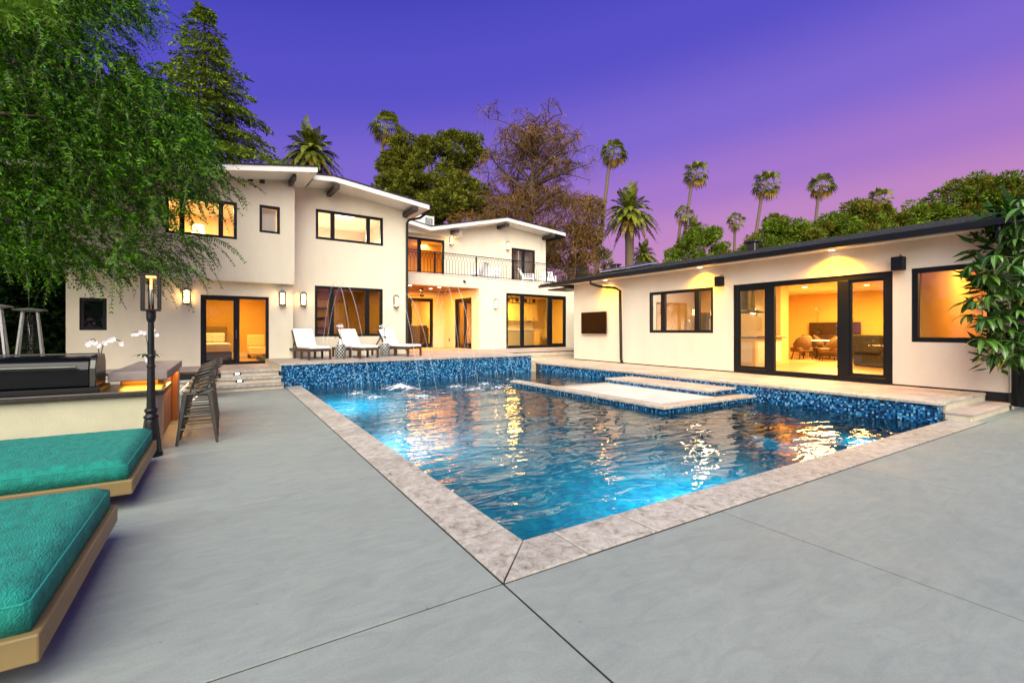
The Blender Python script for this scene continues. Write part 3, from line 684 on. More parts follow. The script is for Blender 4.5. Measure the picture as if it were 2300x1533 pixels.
# balcony floor and upper wall
MB().box(4.853, 5.281, 3.62, 16.5, 7.6, 3.86).build('balcony_floor', 'paver', house)
MB().box(4.853, 4.97, 3.901, 16.5, 5.30, 3.935).build('balcony_cap', 'white_trim', house, bevel=.005)
def zu(u): return (6.62 - (u - 4.85) * .16) if u < 7.46 else (6.205 + (u - 7.46) * .238 if u < 11.83 else 7.245 - (u - 11.83) * .071)
MB().wall(PY(7.6), [4.853, 7.46, 11.83, 15.2], [3.6, 6.1], [(6.2, 8.63, 3.87, 5.98), (12.76, 14.42, 3.87, 6.06)], 0, .25, ztop=zu).build('wall', 'stucco', house)
MB().wall(lambda u, d, z: (15.2 - d, u, z), [7.852, 14.0], [3.6, 6.95], [], 0, .2).build('wall', 'stucco', house)
MB().prism([(4.86, 6.03), (9.45, 6.20), (9.45, 6.64), (7.46, 6.19), (4.86, 6.60)], PY(0), 7.25, 7.597).build('soffit_box', 'stucco', house)

# roofs: white slab with dark covering, rafter tails
def roof(parent, prof, y0, y1, th=.20, cov=.035):
    b = MB().prism([(u, z - cov) for u, z in prof] + [(u, z - th) for u, z in reversed(prof)], PY(0), y0, y1)
    r = b.build('roof', 'white_trim', parent, bevel=.006)
    e = .03
    p2 = [(u, z - cov + .001) for u, z in prof]; p2[0] = (prof[0][0] - e, p2[0][1]); p2[-1] = (prof[-1][0] + e, p2[-1][1])
    MB().prism(p2 + [(u, z + cov) for u, z in reversed(p2)], PY(0), y0 - e, y1 + e).build('roof_covering', 'roofing', r)
roof(house, [(-5.3, 5.30), (1.22, 6.42)], 1.4, 9.2)
roof(house, [(1.262, 6.42), (1.91, 6.48), (5.26, 6.08)], 2.2, 9.1)
roof(house, [(4.2, 6.95), (7.46, 6.40), (11.83, 7.44), (15.95, 7.14)], 6.7, 14.2, th=.22)
for x, z, y0, y1, w in ((.62, 6.10, 1.62, 2.349, .10), (1.98, 6.20, 2.10, 3.199, .15), (4.70, 5.89, 2.10, 3.199, .15), (8.85, 6.42, 6.62, 7.599, .16), (11.85, 7.12, 6.62, 7.599, .16), (15.0, 6.90, 6.62, 7.599, .16)):
    MB().box(x - w / 2, y0, z - .17, x + w / 2, y1, z).build('rafter_tail', 'dark_beam', house, bevel=.008)
MB().box(15.30, 6.75, 6.83, 15.95, 14.0, 6.90).build('gutter', 'black_metal', house)
for x in (-.46, -.15):
    MB().box(x - .07, 2.31, 5.88, x + .07, 2.349, 6.02).box(x - .045, 2.29, 5.89, x + .045, 2.312, 5.97).build('eave_vent', 'dark_beam', house)
# gutter and downpipe at the corner of the front block
MB().box(5.262, 2.2, 5.93, 5.40, 9.0, 6.04).build('gutter', 'black_metal', house, bevel=.01)
MB().tube([(5.33, 2.45, 5.95), (5.33, 2.45, 5.86), (5.20, 2.9, 5.70), (4.86, 3.12, 5.62), (4.78, 3.13, 5.50), (4.78, 3.13, .75), (4.80, 3.02, .66)], .048, 10).build('downpipe', 'black_metal', house, smooth=True)

# windows
glazed(house, PY(2.35), -2.48, -.80, 4.12, 5.20, [(-2.11, .12), (-1.20, .12)], .03, fw=.08, glass='glass_tinted')
glazed(house, PY(2.35), -.22, .34, 4.41, 5.24, [], .03, fw=.075)
glazed(house, PY(3.2), 1.56, 3.89, 4.55, 5.57, [(2.12, .13), (3.35, .13)], .03, fw=.09, glass='glass_tinted')
glazed(house, PY(3.2), 1.53, 3.88, 1.26, 2.98, [(2.09, .14), (3.32, .14)], .03, fw=.09, glass='glass_tinted')
w = glazed(house, PY(2.6), -4.24, -3.71, 1.47, 2.30, [], .04, fw=.085, glass='glass')
for k in range(11): MB().obox((-3.975, 2.74, 1.58 + k * .062), (.18, 0, 0), (0, .022, .012), (0, -.001, .002)).build('blind_slat', 'blind_green', w)
MB().box(-4.15, 2.78, 1.5, -3.79, 2.79, 2.28).build('blind_back', 'black_matte', w)
d = glazed(house, PY(2.6), -1.68, .07, .455, 2.49, [(-.76, .10)], .03, 'sliding_door', fw=.085, glass='glass_tinted', sash=(0,), pane_glass={0: 'glass_tinted', 1: None}, handles=[(-.80, 1.35)])
glazed(house, PY(5.0), 10.6, 14.47, .605, 3.28, [(11.6, .20), (13.35, .26)], .03, 'sliding_door', fw=.13, sash=(2,), handles=[(11.62, 1.6), (13.28, 1.6)])
glazed(house, PY(8.6), 6.95, 8.50, .605, 3.12, [(7.22, .10)], .03, 'sliding_door', fw=.11, handles=[(7.24, 1.55)], sash=(1,))
glazed(house, lambda u, d_, z: (9.1 + d_, u, z), 5.72, 7.40, .605, 3.05, [(6.45, .13)], .03, 'sliding_door', fw=.12, handles=[(6.32, 1.6)], pane_glass={0: 'glass_tinted', 1: 'glass'})
glazed(house, PY(7.6), 6.2, 8.63, 3.87, 5.98, [(7.30, .18)], .03, 'sliding_door', fw=.11, pane_glass={0: 'glass_tinted', 1: None})
glazed(house, PY(7.6), 12.76, 14.42, 3.87, 6.06, [(13.60, .16)], .03, 'sliding_door', fw=.10, pane_glass={0: 'glass', 1: 'glass_tinted'})

# lit rooms behind the glass
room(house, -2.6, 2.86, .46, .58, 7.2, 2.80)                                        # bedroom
room_light(house, -.9, 5.0, 2.74, 75)
MB().box(-2.55, 7.05, .46, .55, 7.19, .60).build('skirting', 'interior_white', house)
room(house, .80, 3.46, .62, 4.60, 8.2, 3.20, 'interior_wall', 'wood_floor')         # sitting room
room_light(house, 2.9, 6.2, 3.14, 27)
for x, y in ((2.3, 5.2), (2.9, 4.6), (3.5, 5.4)): downlight(house, x, y, 3.198)
MB().box(1.0, 7.4, .62, 3.0, 8.1, 2.75).build('wall_panel', 'interior_dim', house)
for k in range(4): MB().box(1.05, 7.30, 1.15 + k * .42, 2.95, 7.42, 1.19 + k * .42).build('shelf', 'dark_wood', house)
MB().box(3.15, 7.95, .62, 3.9, 8.15, 2.7).build('curtain', 'interior_warm', house)
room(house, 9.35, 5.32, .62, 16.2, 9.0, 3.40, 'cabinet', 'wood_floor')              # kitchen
room_light(house, 12.4, 6.9, 3.34, 190, color=(1.0, .58, .13))
room(house, 5.6, 8.82, .62, 9.2, 12.0, 3.35, 'interior_warm')                       # hall behind the porch
room_light(house, 7.6, 10.2, 3.3, 110)
MB().box(7.05, 11.6, .62, 7.75, 11.7, 2.95).build('inner_door', 'interior_white', house)
MB().box(7.9, 10.6, .62, 9.1, 11.1, 1.75).build('hall_cabinet', 'dark_wood', house)
MB().box(8.15, 11.9, 1.95, 8.75, 11.98, 2.85).build('hall_picture', 'dark_wood', house)
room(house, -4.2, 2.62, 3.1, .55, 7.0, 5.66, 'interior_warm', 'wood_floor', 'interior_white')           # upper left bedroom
room_light(house, -2.0, 4.6, 5.6, 380, color=(1.0, .74, .42))
MB().box(-.16, 2.64, 4.42, .28, 2.66, 5.22).build('window_blind', 'interior_white', house)
light('blind_light', 'AREA', (.06, 2.9, 4.9), 16, (1.0, .75, .6), house, size=.3).rotation_euler = (R(-90), 0, 0)
room(house, 1.0, 3.46, 3.3, 4.6, 7.6, 5.86, 'interior_white', 'wood_floor', 'interior_white')   # upper right room
room_light(house, 2.9, 5.8, 5.3, 330, color=(1.0, .84, .72))
MB().lathe([(.36, 0), (.36, -.05), (.30, -.09), (.10, -.11)], 24, (2.95, 4.7, 5.855)).build('ceiling_lamp', 'shade_glow', house)
for x, y in ((2.5, 4.2), (3.1, 4.1)): downlight(house, x, y, 5.855)
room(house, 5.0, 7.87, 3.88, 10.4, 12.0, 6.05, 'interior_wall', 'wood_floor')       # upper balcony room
room_light(house, 8.0, 9.6, 6.0, 150)
MB().box(8.1, 9.4, 5.75, 10.3, 9.7, 6.03).box(9.6, 9.0, 3.9, 9.75, 9.2, 6.0).build('inner_beam', 'interior_warm', house)
room(house, 11.4, 7.87, 3.88, 15.0, 11.5, 6.5, 'interior_white', 'wood_floor')
room_light(house, 13.2, 9.5, 6.4, 30, color=(1.0, .8, .55))
MB().box(13.7, 8.2, 3.9, 14.4, 8.3, 6.3).build('curtain', 'interior_white', house)

# kitchen fittings
k = thing('kitchen_units', 'pale yellow kitchen cabinets with marble splashback behind the kitchen sliding door', 'cabinet', HL, TH)
for i in range(8):
    x = 10.3 + i * .62
    c = MB().box(x, 8.42, 2.05, x + .61, 8.8, 3.05).box(x + .05, 8.408, 2.10, x + .56, 8.4195, 2.99).build('wall_cabinet', 'cabinet', k, bevel=.004)
    MB().box(x + .27, 8.39, 2.14, x + .33, 8.4075, 2.22).build('handle', 'gunmetal', c)
    MB().box(x + .05, 8.40, 3.10, x + .56, 8.80, 3.36).build('top_cabinet', 'cabinet', k)
    MB().box(x + .20, 8.385, 3.13, x + .41, 8.3995, 3.33).build('glass_front', 'dark_wood', k)
    MB().box(x, 8.2, .63, x + .61, 8.8, 1.5).box(x + .05, 8.185, .75, x + .56, 8.1995, 1.42).build('base_cabinet', 'cabinet', k, bevel=.004)
MB().box(10.25, 8.15, 1.502, 15.3, 8.8, 1.56).build('worktop', 'marble', k)
MB().box(10.25, 8.86, 1.562, 15.3, 8.90, 2.04).build('splashback', 'marble', k)
isl = thing('kitchen_island', 'cream kitchen island with pale top seen through the kitchen door', 'island', hw(0, 0), TH)
MB().box(10.9, 6.3, .621, 13.3, 7.1, 1.46).build('body', 'cabinet', isl, bevel=.005)
MB().box(10.85, 6.25, 1.4605, 13.35, 7.15, 1.52).build('top', 'marble', isl, bevel=.005)
s = thing('wall_sconce', 'lit indoor wall sconce seen through the right kitchen door panel', 'sconce', hw(14.9, 8.75, 2.2), TH)
MB().box(-.06, -.03, -.22, .06, 0, .12).build('back_plate', 'black_metal', s)
MB().lathe([(.10, 0), (.13, .26)], 14, (0, -.14, -.05)).build('shade', 'shade_glow', s)
MB().tube([(0, -.03, -.1), (0, -.14, -.1), (0, -.14, -.05)], .012, 6).build('arm', 'black_metal', s)
# bedroom bed and lamp
b = thing('bed', 'low upholstered bed with white pillows inside the open bedroom door', 'bed', hw(-1.75, 5.6, .461), TH)
MB().box(-.7, -.9, 0, 1.0, 1.2, .28).build('base', 'dark_wood', b); MB().box(-.68, -.88, .281, .98, 1.18, .58).build('mattress', 'white_fabric', b, bevel=.05, seg=3)
MB().box(-.7, 1.201, .0, 1.0, 1.3, 1.15).build('headboard', 'interior_dim', b, bevel=.03)
for q in (-.3, .3, .7): MB().obox((q, 1.0, .76), (.22, 0, 0), (0, .08, .03), (0, -.05, .15)).build('pillow', 'white_fabric', b, bevel=.05, seg=3)
b = thing('armchair', 'small pale upholstered chair at the right edge inside the bedroom door', 'armchair', hw(.15, 6.1, .461), TH)
MB().box(-.3, -.3, .12, .3, .3, .42).build('seat', 'interior_warm', b, bevel=.05, seg=2); MB().box(-.3, .2, .421, .3, .34, .85).build('backrest', 'interior_warm', b, bevel=.05, seg=2)
for sx in (-.25, .25):
    for sy in (-.25, .25): MB().bar((sx, sy, 0), (sx, sy, .12), .05).build('leg', 'dark_wood', b)
b = thing('table_lamp', 'brightly lit table lamp behind the upper left window', 'lamp', hw(-1.72, 3.1, 3.101), TH)
MB().box(-.25, -.2, 0, .25, .2, .95).build('stand', 'dark_wood', b, bevel=.01)
MB().lathe([(.09, .951), (.05, 1.0), (.04, 1.15), (.02, 1.2)], 12).build('base', 'planter_white', b)
MB().lathe([(.17, 1.18), (.13, 1.46)], 18).build('shade', 'lamp_glow', b)

# AC unit and pipe on the roof
a = thing('roof_air_conditioner', 'white air conditioning unit with grille on the flat roof behind', 'air conditioner', hw(8.2, 9.4, 6.52), TH)
MB().box(-.55, -.4, 0, .55, .4, .95).build('casing', 'ac_white', a, bevel=.01)
for q in range(4): MB().box(.05 + q * .11, -.425, .15, .10 + q * .11, -.401, .85).build('grille_slat', 'gunmetal', a)
t = thing('roof_vent_pipe', 'thin dark vent pipe standing on the left roof before the palm', 'pipe', hw(.35, 5.0, 6.30), TH)
MB().tube([(0, 0, 0), (0, 0, .62)], .035, 8).build('pipe', 'black_metal', t); MB().lathe([(.06, .62), (.06, .68)], 8).build('cap', 'black_metal', t)

# balcony railing
rl = thing('balcony_railing', 'black wrought-iron balcony railing with pointed arch bars', 'railing', HL, TH)
ZB, ZT = 3.99, 4.90
MB().bar((4.88, 5.12, ZT), (16.2, 5.12, ZT), .045, .03).build('top_rail', 'black_metal', rl)
MB().bar((4.88, 5.12, ZB), (16.2, 5.12, ZB), .03, .025).build('bottom_rail', 'black_metal', rl)
MB().bar((4.88, 5.12, ZT - .09), (16.2, 5.12, ZT - .09), .016, .012).build('upper_rail', 'black_metal', rl)
pm = MB().box(-.025, -.025, 3.936, .025, .025, ZT).mesh('post', 'black_metal')
for x in (4.9, 6.9, 9.0, 11.1, 13.2, 15.3): inst('post', pm, rl, (x, 5.12, 0))
bb = MB(); h = .077
for sx in (-1, 1):
    pts = [(sx * .0 + h * 0, 0, ZB), (0, 0, ZT - .34)]
bb.bar((0, 0, ZB), (0, 0, ZT - .33), .014)
for sx in (-1, 1):
    bb.tube([(0, 0, ZT - .33), (sx * h * .75, 0, ZT - .24), (sx * h, 0, ZT - .18), (sx * h * .75, 0, ZT - .11), (0, 0, ZT - .02)], .0065, 4)
bm_ = bb.mesh('baluster', 'black_metal')
xx = 5.0
while xx < 16.1:
    inst('baluster', bm_, rl, (xx, 5.12, 0)); xx += 2 * h
MB().bar((16.2, 5.12, ZT), (16.2, 9.0, ZT), .045, .03).build('top_rail', 'black_metal', rl)
MB().bar((16.2, 5.12, ZB), (16.2, 9.0, ZB), .03, .025).build('bottom_rail', 'black_metal', rl)
for k2 in range(24): inst('baluster', bm_, rl, (16.2, 5.25 + k2 * .155, 0), (0, 0, R(90)))
# balcony fence running on to the right, over the kitchen wing
for q in (9.0, ): inst('post', pm, rl, (16.2, q, 0))

# balcony chairs
def slat_chair(name, label, x, y, rz):
    t = thing(name, label, 'chair', hw(x, y, 3.861), TH + rz, 'balcony lounge chairs')
    for k3 in range(7): MB().bar((-.3 + k3 * .1, .28, .34), (-.3 + k3 * .1, .52, .86), .05, .02).build('back_slat', 'planter_white', t)
    MB().bar((-.33, .52, .88), (.33, .52, .88), .06, .03).build('top_rail', 'planter_white', t)
    MB().box(-.33, -.32, .30, .33, .30, .34).build('seat_frame', 'planter_white', t)
    MB().box(-.30, -.31, .341, .30, .26, .43).build('seat_cushion', 'white_fabric', t, bevel=.03, seg=2)
    for sx in (-1, 1):
        MB().box(sx * .36 - .03, -.34, .56, sx * .36 + .03, .36, .59).build('armrest', 'planter_white', t)
        for sy in (-.3, .3): MB().box(sx * .36 - .025, sy - .025, 0, sx * .36 + .025, sy + .025, .56).build('leg', 'planter_white', t)
slat_chair('patio_chair', 'white slatted chair seen from behind at middle of the balcony', 9.6, 6.1, R(215))
slat_chair('patio_chair', 'white cushioned lounge chair on the balcony beside the slatted one', 10.7, 6.5, R(-60))
slat_chair('patio_chair', 'white chair on the balcony left of the small glazed door', 13.0, 6.3, R(40))
slat_chair('patio_chair', 'white chair with green cushion at balcony right end', 14.3, 6.3, R(-30))

# wall lanterns
def lantern(loc, rz, label):
    t = thing('wall_lantern', label, 'lantern', loc, rz, 'black wall lanterns on the house')
    MB().box(-.06, -.02, -.10, .06, 0, .16).build('back_plate', 'black_metal', t)
    MB().box(-.095, -.19, .19, .095, -.005, .205).box(-.075, -.175, .2045, .075, -.02, .225).build('cap', 'black_metal', t, bevel=.004)
    MB().box(-.085, -.185, -.20, .085, -.01, -.165).build('base', 'black_metal', t, bevel=.004)
    for sx in (-.078, .078):
        for sy in (-.17, -.025): MB().box(sx - .009, sy - .009, -.165, sx + .009, sy + .009, .19).build('corner_bar', 'black_metal', t)
    MB().lathe([(.052, -.15), (.055, -.12), (.055, .15), (.045, .18)], 14, (0, -.098, 0)).build('glass_shade', 'lamp_glow', t, smooth=True)
    MB().tube([(-.04, -.098, .225), (-.04, -.098, .27), (.04, -.098, .27), (.04, -.098, .225)], .009, 6).build('ring_handle', 'black_metal', t)
for x, y, z, l in ((-2.01, 2.6, 2.40, 'black lit wall lantern left of the bedroom sliding door'), (.43, 2.6, 2.44, 'black lit wall lantern right of the bedroom sliding door'),
                   (1.16, 3.2, 2.48, 'black lit wall lantern left of the lower sitting room window'), (4.35, 3.2, 2.52, 'black lit wall lantern right of the lower sitting room window'),
                   (9.96, 5.0, 2.70, 'black lit wall lantern between the porch and the kitchen door'), (8.98, 7.6, 5.98, 'black lit wall lantern beside the left balcony door'),
                   (12.46, 7.6, 6.08, 'black lit wall lantern beside the small right balcony door'), (15.1, 5.0, 2.70, 'wall lantern at far right of kitchen door behind the low house corner')):
    lantern(hw(x, y - .001, z), TH, l)
# ceiling fan in the porch
t = thing('ceiling_fan', 'dark ceiling fan under the wooden porch ceiling', 'fan', hw(7.1, 6.9, 3.43), TH)
MB().lathe([(.08, 0), (.07, -.06), (.02, -.08)], 14).build('canopy', 'black_metal', t); MB().tube([(0, 0, -.05), (0, 0, -.26)], .016, 8).build('rod', 'black_metal', t)
MB().lathe([(.03, -.20), (.10, -.26), (.10, -.34), (.04, -.38)], 16).build('motor', 'black_metal', t)
for k in range(3):
    a = R(120 * k + 12); dx, dy = math.cos(a), math.sin(a)
    MB().obox((dx * .42, dy * .42, -.31), (dx * .34, dy * .34, 0), (-dy * .07, dx * .07, .012), (0, 0, .006)).build('blade', 'porch_plank', t)
# small wall fittings
def outlet(name, label, loc, rz, m='black_metal', w=.045, h=.075, cat='outlet'):
    t = thing(name, label, cat, loc, rz); MB().box(-w, -.03, -h, w, -.001, h).build('cover', m, t, bevel=.006)
    MB().box(-w * .55, -.036, -h * .55, w * .55, -.0305, h * .55).build('face', 'plastic_white', t)
outlet('outdoor_outlet', 'small dark outdoor outlet behind the first sun lounger', hw(1.02, 3.199, .98), TH)
outlet('outdoor_outlet', 'small dark outdoor outlet on the wall right of the lamp post', hw(-2.75, 2.599, .85), TH)
outlet('outdoor_outlet', 'small dark outlet on porch side wall near the floor', hw(9.099, 7.95, 1.0), TH - R(90))
for x, l in ((8.28, 'small dark spotlight under the balcony railing centre'), (12.6, 'small dark spotlight under the balcony railing right')):
    t = thing('eave_spotlight', l, 'spotlight', hw(x, 4.999, 3.70), TH, 'small wall spotlights')
    MB().lathe([(.05, 0), (.05, .03)], 10).build('mount', 'black_metal', t).rotation_euler = (R(90), 0, 0)
    MB().tube([(0, -.03, 0), (.02, -.10, -.06)], .04, 8).build('head', 'black_metal', t)
# ------------------------------------------------------------------ low house on the right
lh = thing('low_house', 'single-storey cream house with dark shingle roof along right pool deck', 'house', (0, 0, 0))
PX = lambda u, d, z: (12.2 + d, u, z)
MB().wall(PX, [2.42, 14.82], [DZ + .03, 3.42], [(8.46, 10.87, 1.39, 2.74), (4.16, 7.83, DZ + .03, 2.74), (2.62, 3.84, 1.22, 2.75)], 0, .25).build('wall', 'stucco_house2', lh)
MB().box(12.225, 2.44, .0, 12.6, 14.8, DZ + .03).build('foundation', 'grout', lh)
MB().wall(lambda u, d, z: (u, 14.82 - d, z), [12.452, 23.0], [.0, 3.42], [], 0, .2).build('wall', 'stucco_house2', lh)
MB().wall(lambda u, d, z: (u, 2.42 + d, z), [12.452, 23.0], [.0, 3.42], [], 0, .2).build('wall', 'stucco_house2', lh)
PR = lambda u, d, z: (u, d, z)
MB().prism([(11.66, 3.335), (12.199, 3.335), (12.199, 3.40), (11.66, 3.40)], PR, 2.30, 16.2).build('soffit', 'white_trim', lh)
EX, EZ, RXX, RZ = 11.62, 3.42, 17.6, 4.62
MB().prism([(EX, EZ - .03), (RXX, RZ - .03), (24, EZ - .1), (24, EZ - .3), (12.0, EZ - .02)], PR, 2.27, 16.2).build('roof', 'roofing', lh)
MB().box(11.50, 2.25, 3.30, 11.655, 16.25, 3.43).build('gutter', 'black_metal', lh, bevel=.015, seg=2)
MB().box(11.66, 2.25, 3.22, 12.2, 2.29, 3.40).build('barge_board', 'black_metal', lh)
MB().box(11.9, 14.84, 3.18, 13.0, 16.2, 3.24).build('barge_board', 'black_metal', lh)
sl_ = (RZ - EZ) / (RXX - EX); nrow = 20
for k in range(nrow):
    x0 = EX - .03 + k * (RXX - EX) / nrow; x1 = x0 + (RXX - EX) / nrow * 1.35
    c = MB(); y = 2.22
    while y < 16.2:
        w_ = random.uniform(.22, .42); q = min(y + w_, 16.25); t_ = random.uniform(.012, .026)
        za, zb = EZ + sl_ * (x0 - EX), EZ + sl_ * (x1 - EX)
        c.add([(x0, y, za - .02), (x0, q - .008, za - .02), (x0, q - .008, za + t_ + .012), (x0, y, za + t_ + .012), (x1, y, zb - .025), (x1, q - .008, zb - .025), (x1, q - .008, zb - .005), (x1, y, zb - .005)],
              [(0, 1, 2, 3), (4, 7, 6, 5), (3, 2, 6, 7), (0, 3, 7, 4), (1, 5, 6, 2), (0, 4, 5, 1)]); y = q
    c.build('shingle_course', 'shingle', lh)
MB().tube([(11.58, 13.1, 3.31), (11.58, 13.1, 3.20), (11.75, 12.85, 3.10), (12.05, 12.3, 3.0), (12.13, 12.15, 2.9), (12.13, 12.1, .45), (12.05, 11.98, .36)], .05, 10).build('downpipe', 'black_metal', lh, smooth=True)
MB().tube([(11.58, 2.42, 3.31), (11.58, 2.42, 3.12), (11.75, 2.36, 2.98), (12.12, 2.33, 2.75), (12.15, 2.33, .1)], .055, 10).build('downpipe', 'black_metal', lh, smooth=True)
glazed(lh, PX, 8.46, 10.87, 1.39, 2.74, [(9.03, .17), (10.31, .17)], .02, fw=.09)
glazed(lh, PX, 4.16, 7.83, DZ + .03, 2.74, [(5.11, .24), (6.80, .22)], .02, 'sliding_door', fw=.13, sash=(0, 2), handles=[(5.22, 1.45)], pane_glass={0: 'glass_tinted', 1: None, 2: 'glass_tinted'}, bottom=.10)
glazed(lh, PX, 2.62, 3.84, 1.22, 2.75, [], .02, fw=.10, th=.12)
# rooms
room(lh, 12.46, 4.02, DZ + .04, 23.0, 12.6, 3.10, open_side='x0')
MB().box(13.0, 3.92, DZ, 23.0, 4.01, 3.12).build('partition', 'interior_wall', lh)
room(lh, 12.46, 2.64, DZ + .04, 17.2, 3.90, 3.10, open_side='x0,y1')
room(lh, 12.46, 12.7, DZ + .04, 16.0, 14.5, 3.10)
MB().box(16.0, 8.55, DZ + .04, 16.5, 8.95, 3.099).build('pillar', 'interior_warm', lh)
MB().box(16.5, 9.0, DZ + .04, 22.9, 9.15, 3.099).build('partition', 'interior_warm', lh) if False else None
room_light(lh, 15.2, 6.2, 3.05, 230, 2.0); room_light(lh, 19.6, 8.2, 3.05, 560, 2.4); room_light(lh, 14.2, 9.9, 3.05, 130, 1.4, (1.0, .74, .46)); room_light(lh, 15.6, 3.3, 3.05, 40, 1.1)
for x, y in ((14.6, 5.35), (15.6, 4.9), (17.5, 6.6), (19.5, 7.4), (14.3, 3.55), (14.3, 3.15), (18.5, 9.0)): downlight(lh, x, y, 3.099, .085)
MB().box(15.6, 2.645, 1.55, 17.0, 2.69, 2.30).build('wall_screen', 'black_gloss', lh)
# soffit spots that wash the wall
for k, (y, l) in enumerate(((12.75, 'recessed eave spotlight by the wall-mounted screen'), (8.75, 'recessed eave spotlight above the kitchen window'), (5.25, 'recessed eave spotlight above the wide sliding door'))):
    t = thing('eave_downlight', l, 'downlight', (11.99, y, 3.334), 0, 'recessed lights under the low eave')
    MB().lathe([(.085, 0), (.085, -.012), (.07, -.014)], 16).build('trim_ring', 'plastic_white', t); MB().lathe([(.065, -.0145), (.05, -.02)], 16).build('lens', 'downlight_glow', t)
    lo = light('lamp', 'SPOT', (0, 0, -.03), (210, 270, 400)[k], (1.0, .40, .0), t, spot_size=R(150), spot_blend=.9, shadow_soft_size=.06); lo.rotation_euler = (0, R(8), 0)
# screen and speakers on the wall
t = thing('wall_screen', 'dark flat television mounted on cream wall left of the downpipe', 'television', (12.12, 13.52, 1.76), R(-90))
MB().box(-.71, -.04, -.42, .71, 0, .42).build('bezel', 'black_metal', t, bevel=.008); MB().box(-.69, -.045, -.40, .69, -.0405, .40).build('screen', 'brown_screen', t)
MB().box(-.2, .001, -.15, .2, .078, .15).build('bracket', 'black_metal', t); MB().box(-.715, -.042, -.435, .715, -.002, -.421).build('trim', 'steel', t)
for y, l in ((8.14, 'black outdoor speaker between kitchen window and sliding door'), (4.0, 'black outdoor speaker between sliding door and right window')):
    t = thing('wall_speaker', l, 'speaker', (12.02, y, 2.86), R(-90), 'outdoor wall speakers')
    MB().box(-.105, -.09, -.14, .105, .09, .14).build('cabinet', 'black_matte', t, bevel=.012, seg=2); MB().box(-.09, -.096, -.125, .09, -.0905, .125).build('grille', 'black_metal', t)
    MB().tube([(-.03, .091, 0), (-.03, .178, 0)], .02, 6).tube([(0, .05, .14), (0, .09, .20), (0, .17, .17)], .008, 6).build('bracket', 'black_metal', t)
# interior furniture
t = thing('kitchen_island', 'cream panelled island with dark top inside the wide sliding door', 'island', (15.0, 9.3, DZ + .041))
MB().box(-.9, -1.0, 0, .62, 1.3, .90).build('body', 'interior_warm', t, bevel=.006); MB().box(-.96, -1.12, .9005, .70, 1.36, .95).build('top', 'black_gloss', t, bevel=.01)
for x0 in (-.8, -.08): MB().box(x0, -1.012, .12, x0 + .62, -1.0005, .78).build('door_panel', 'interior_white', t, bevel=.006)
for k in range(3): MB().box(-.912, -.9 + k * .75, .12, -.9005, -.25 + k * .75, .78).build('door_panel', 'interior_white', t, bevel=.006)
t = thing('range_hood', 'grey round pendant hood over the island behind left door panel', 'hood', (14.9, 9.2, 2.05))
MB().lathe([(.34, .30), (.36, .10), (.36, .98)], 20).build('drum', 'grey_hood', t, smooth=False); MB().lathe([(.62, .0), (.64, .03), (.40, .10)], 24).build('rim', 'grey_hood', t)
MB().lathe([(.05, -.001), (.05, -.012)], 10, (.0, -.3, 0)).build('spot', 'downlight_glow', t)
def dining_chair(x, y, rz, l):
    t = thing('dining_chair', l, 'chair', (x, y, DZ + .041), rz, 'upholstered dining chairs')
    MB().box(-.29, -.30, .30, .29, .28, .48).build('seat', 'dining_fabric', t, bevel=.05, seg=3)
    b = MB(); n_ = 9
    for k in range(n_):
        a = math.pi * k / (n_ - 1); c_, s_ = math.cos(a), math.sin(a); zt = .62 + .34 * s_ ** .7
        for r_, zz in ((.27, .40), (.33, .40), (.36, zt), (.30, zt)): b.v.append((c_ * r_, -.02 + s_ * (r_ + .0), zz))
    for k in range(n_ - 1):
        for j in range(4): a = k * 4 + j; c2 = k * 4 + (j + 1) % 4; b.f.append((a, c2, c2 + 4, a + 4))
    b.f += [(0, 1, 2, 3), tuple((n_ - 1) * 4 + j for j in range(4))]
    b.build('backrest', 'dining_fabric', t, smooth=True, bevel=.02)
    for sx in (-.2, .2):
        for sy in (-.2, .2): MB().tube([(sx * 1.25, sy * 1.25, 0), (sx, sy, .30)], [.018, .028], 6).build('leg', 'dark_wood', t)
dining_chair(19.4, 9.55, R(150), 'brown upholstered dining chair at left edge of the opening')
dining_chair(19.3, 8.55, R(215), 'brown upholstered dining chair seen from behind in middle of opening')
dining_chair(21.2, 9.6, R(20), 'brown dining chair on the far side of the table, left')
dining_chair(21.4, 8.3, R(-20), 'brown dining chair on the far side of the table, right')
t = thing('dining_table', 'pale dining table among upholstered chairs in the right house', 'table', (20.3, 9.0, DZ + .041), R(30))
MB().box(-.6, -1.1, .72, .6, 1.1, .76).build('top', 'interior_white', t, bevel=.01)
for sy in (-.7, .7): MB().lathe([(.28, 0), (.06, .08), (.06, .72)], 12, (0, sy, 0)).build('pedestal', 'interior_warm', t)
t = thing('sideboard', 'dark sideboard with arched top behind the dining table', 'sideboard', (22.6, 9.9, DZ + .041))
MB().box(-.3, -1.1, 0, .3, 1.1, .95).build('body', 'dark_wood', t, bevel=.01); MB().box(.2, -1.0, .951, .26, 1.0, 1.5).build('mirror', 'dark_wood', t)
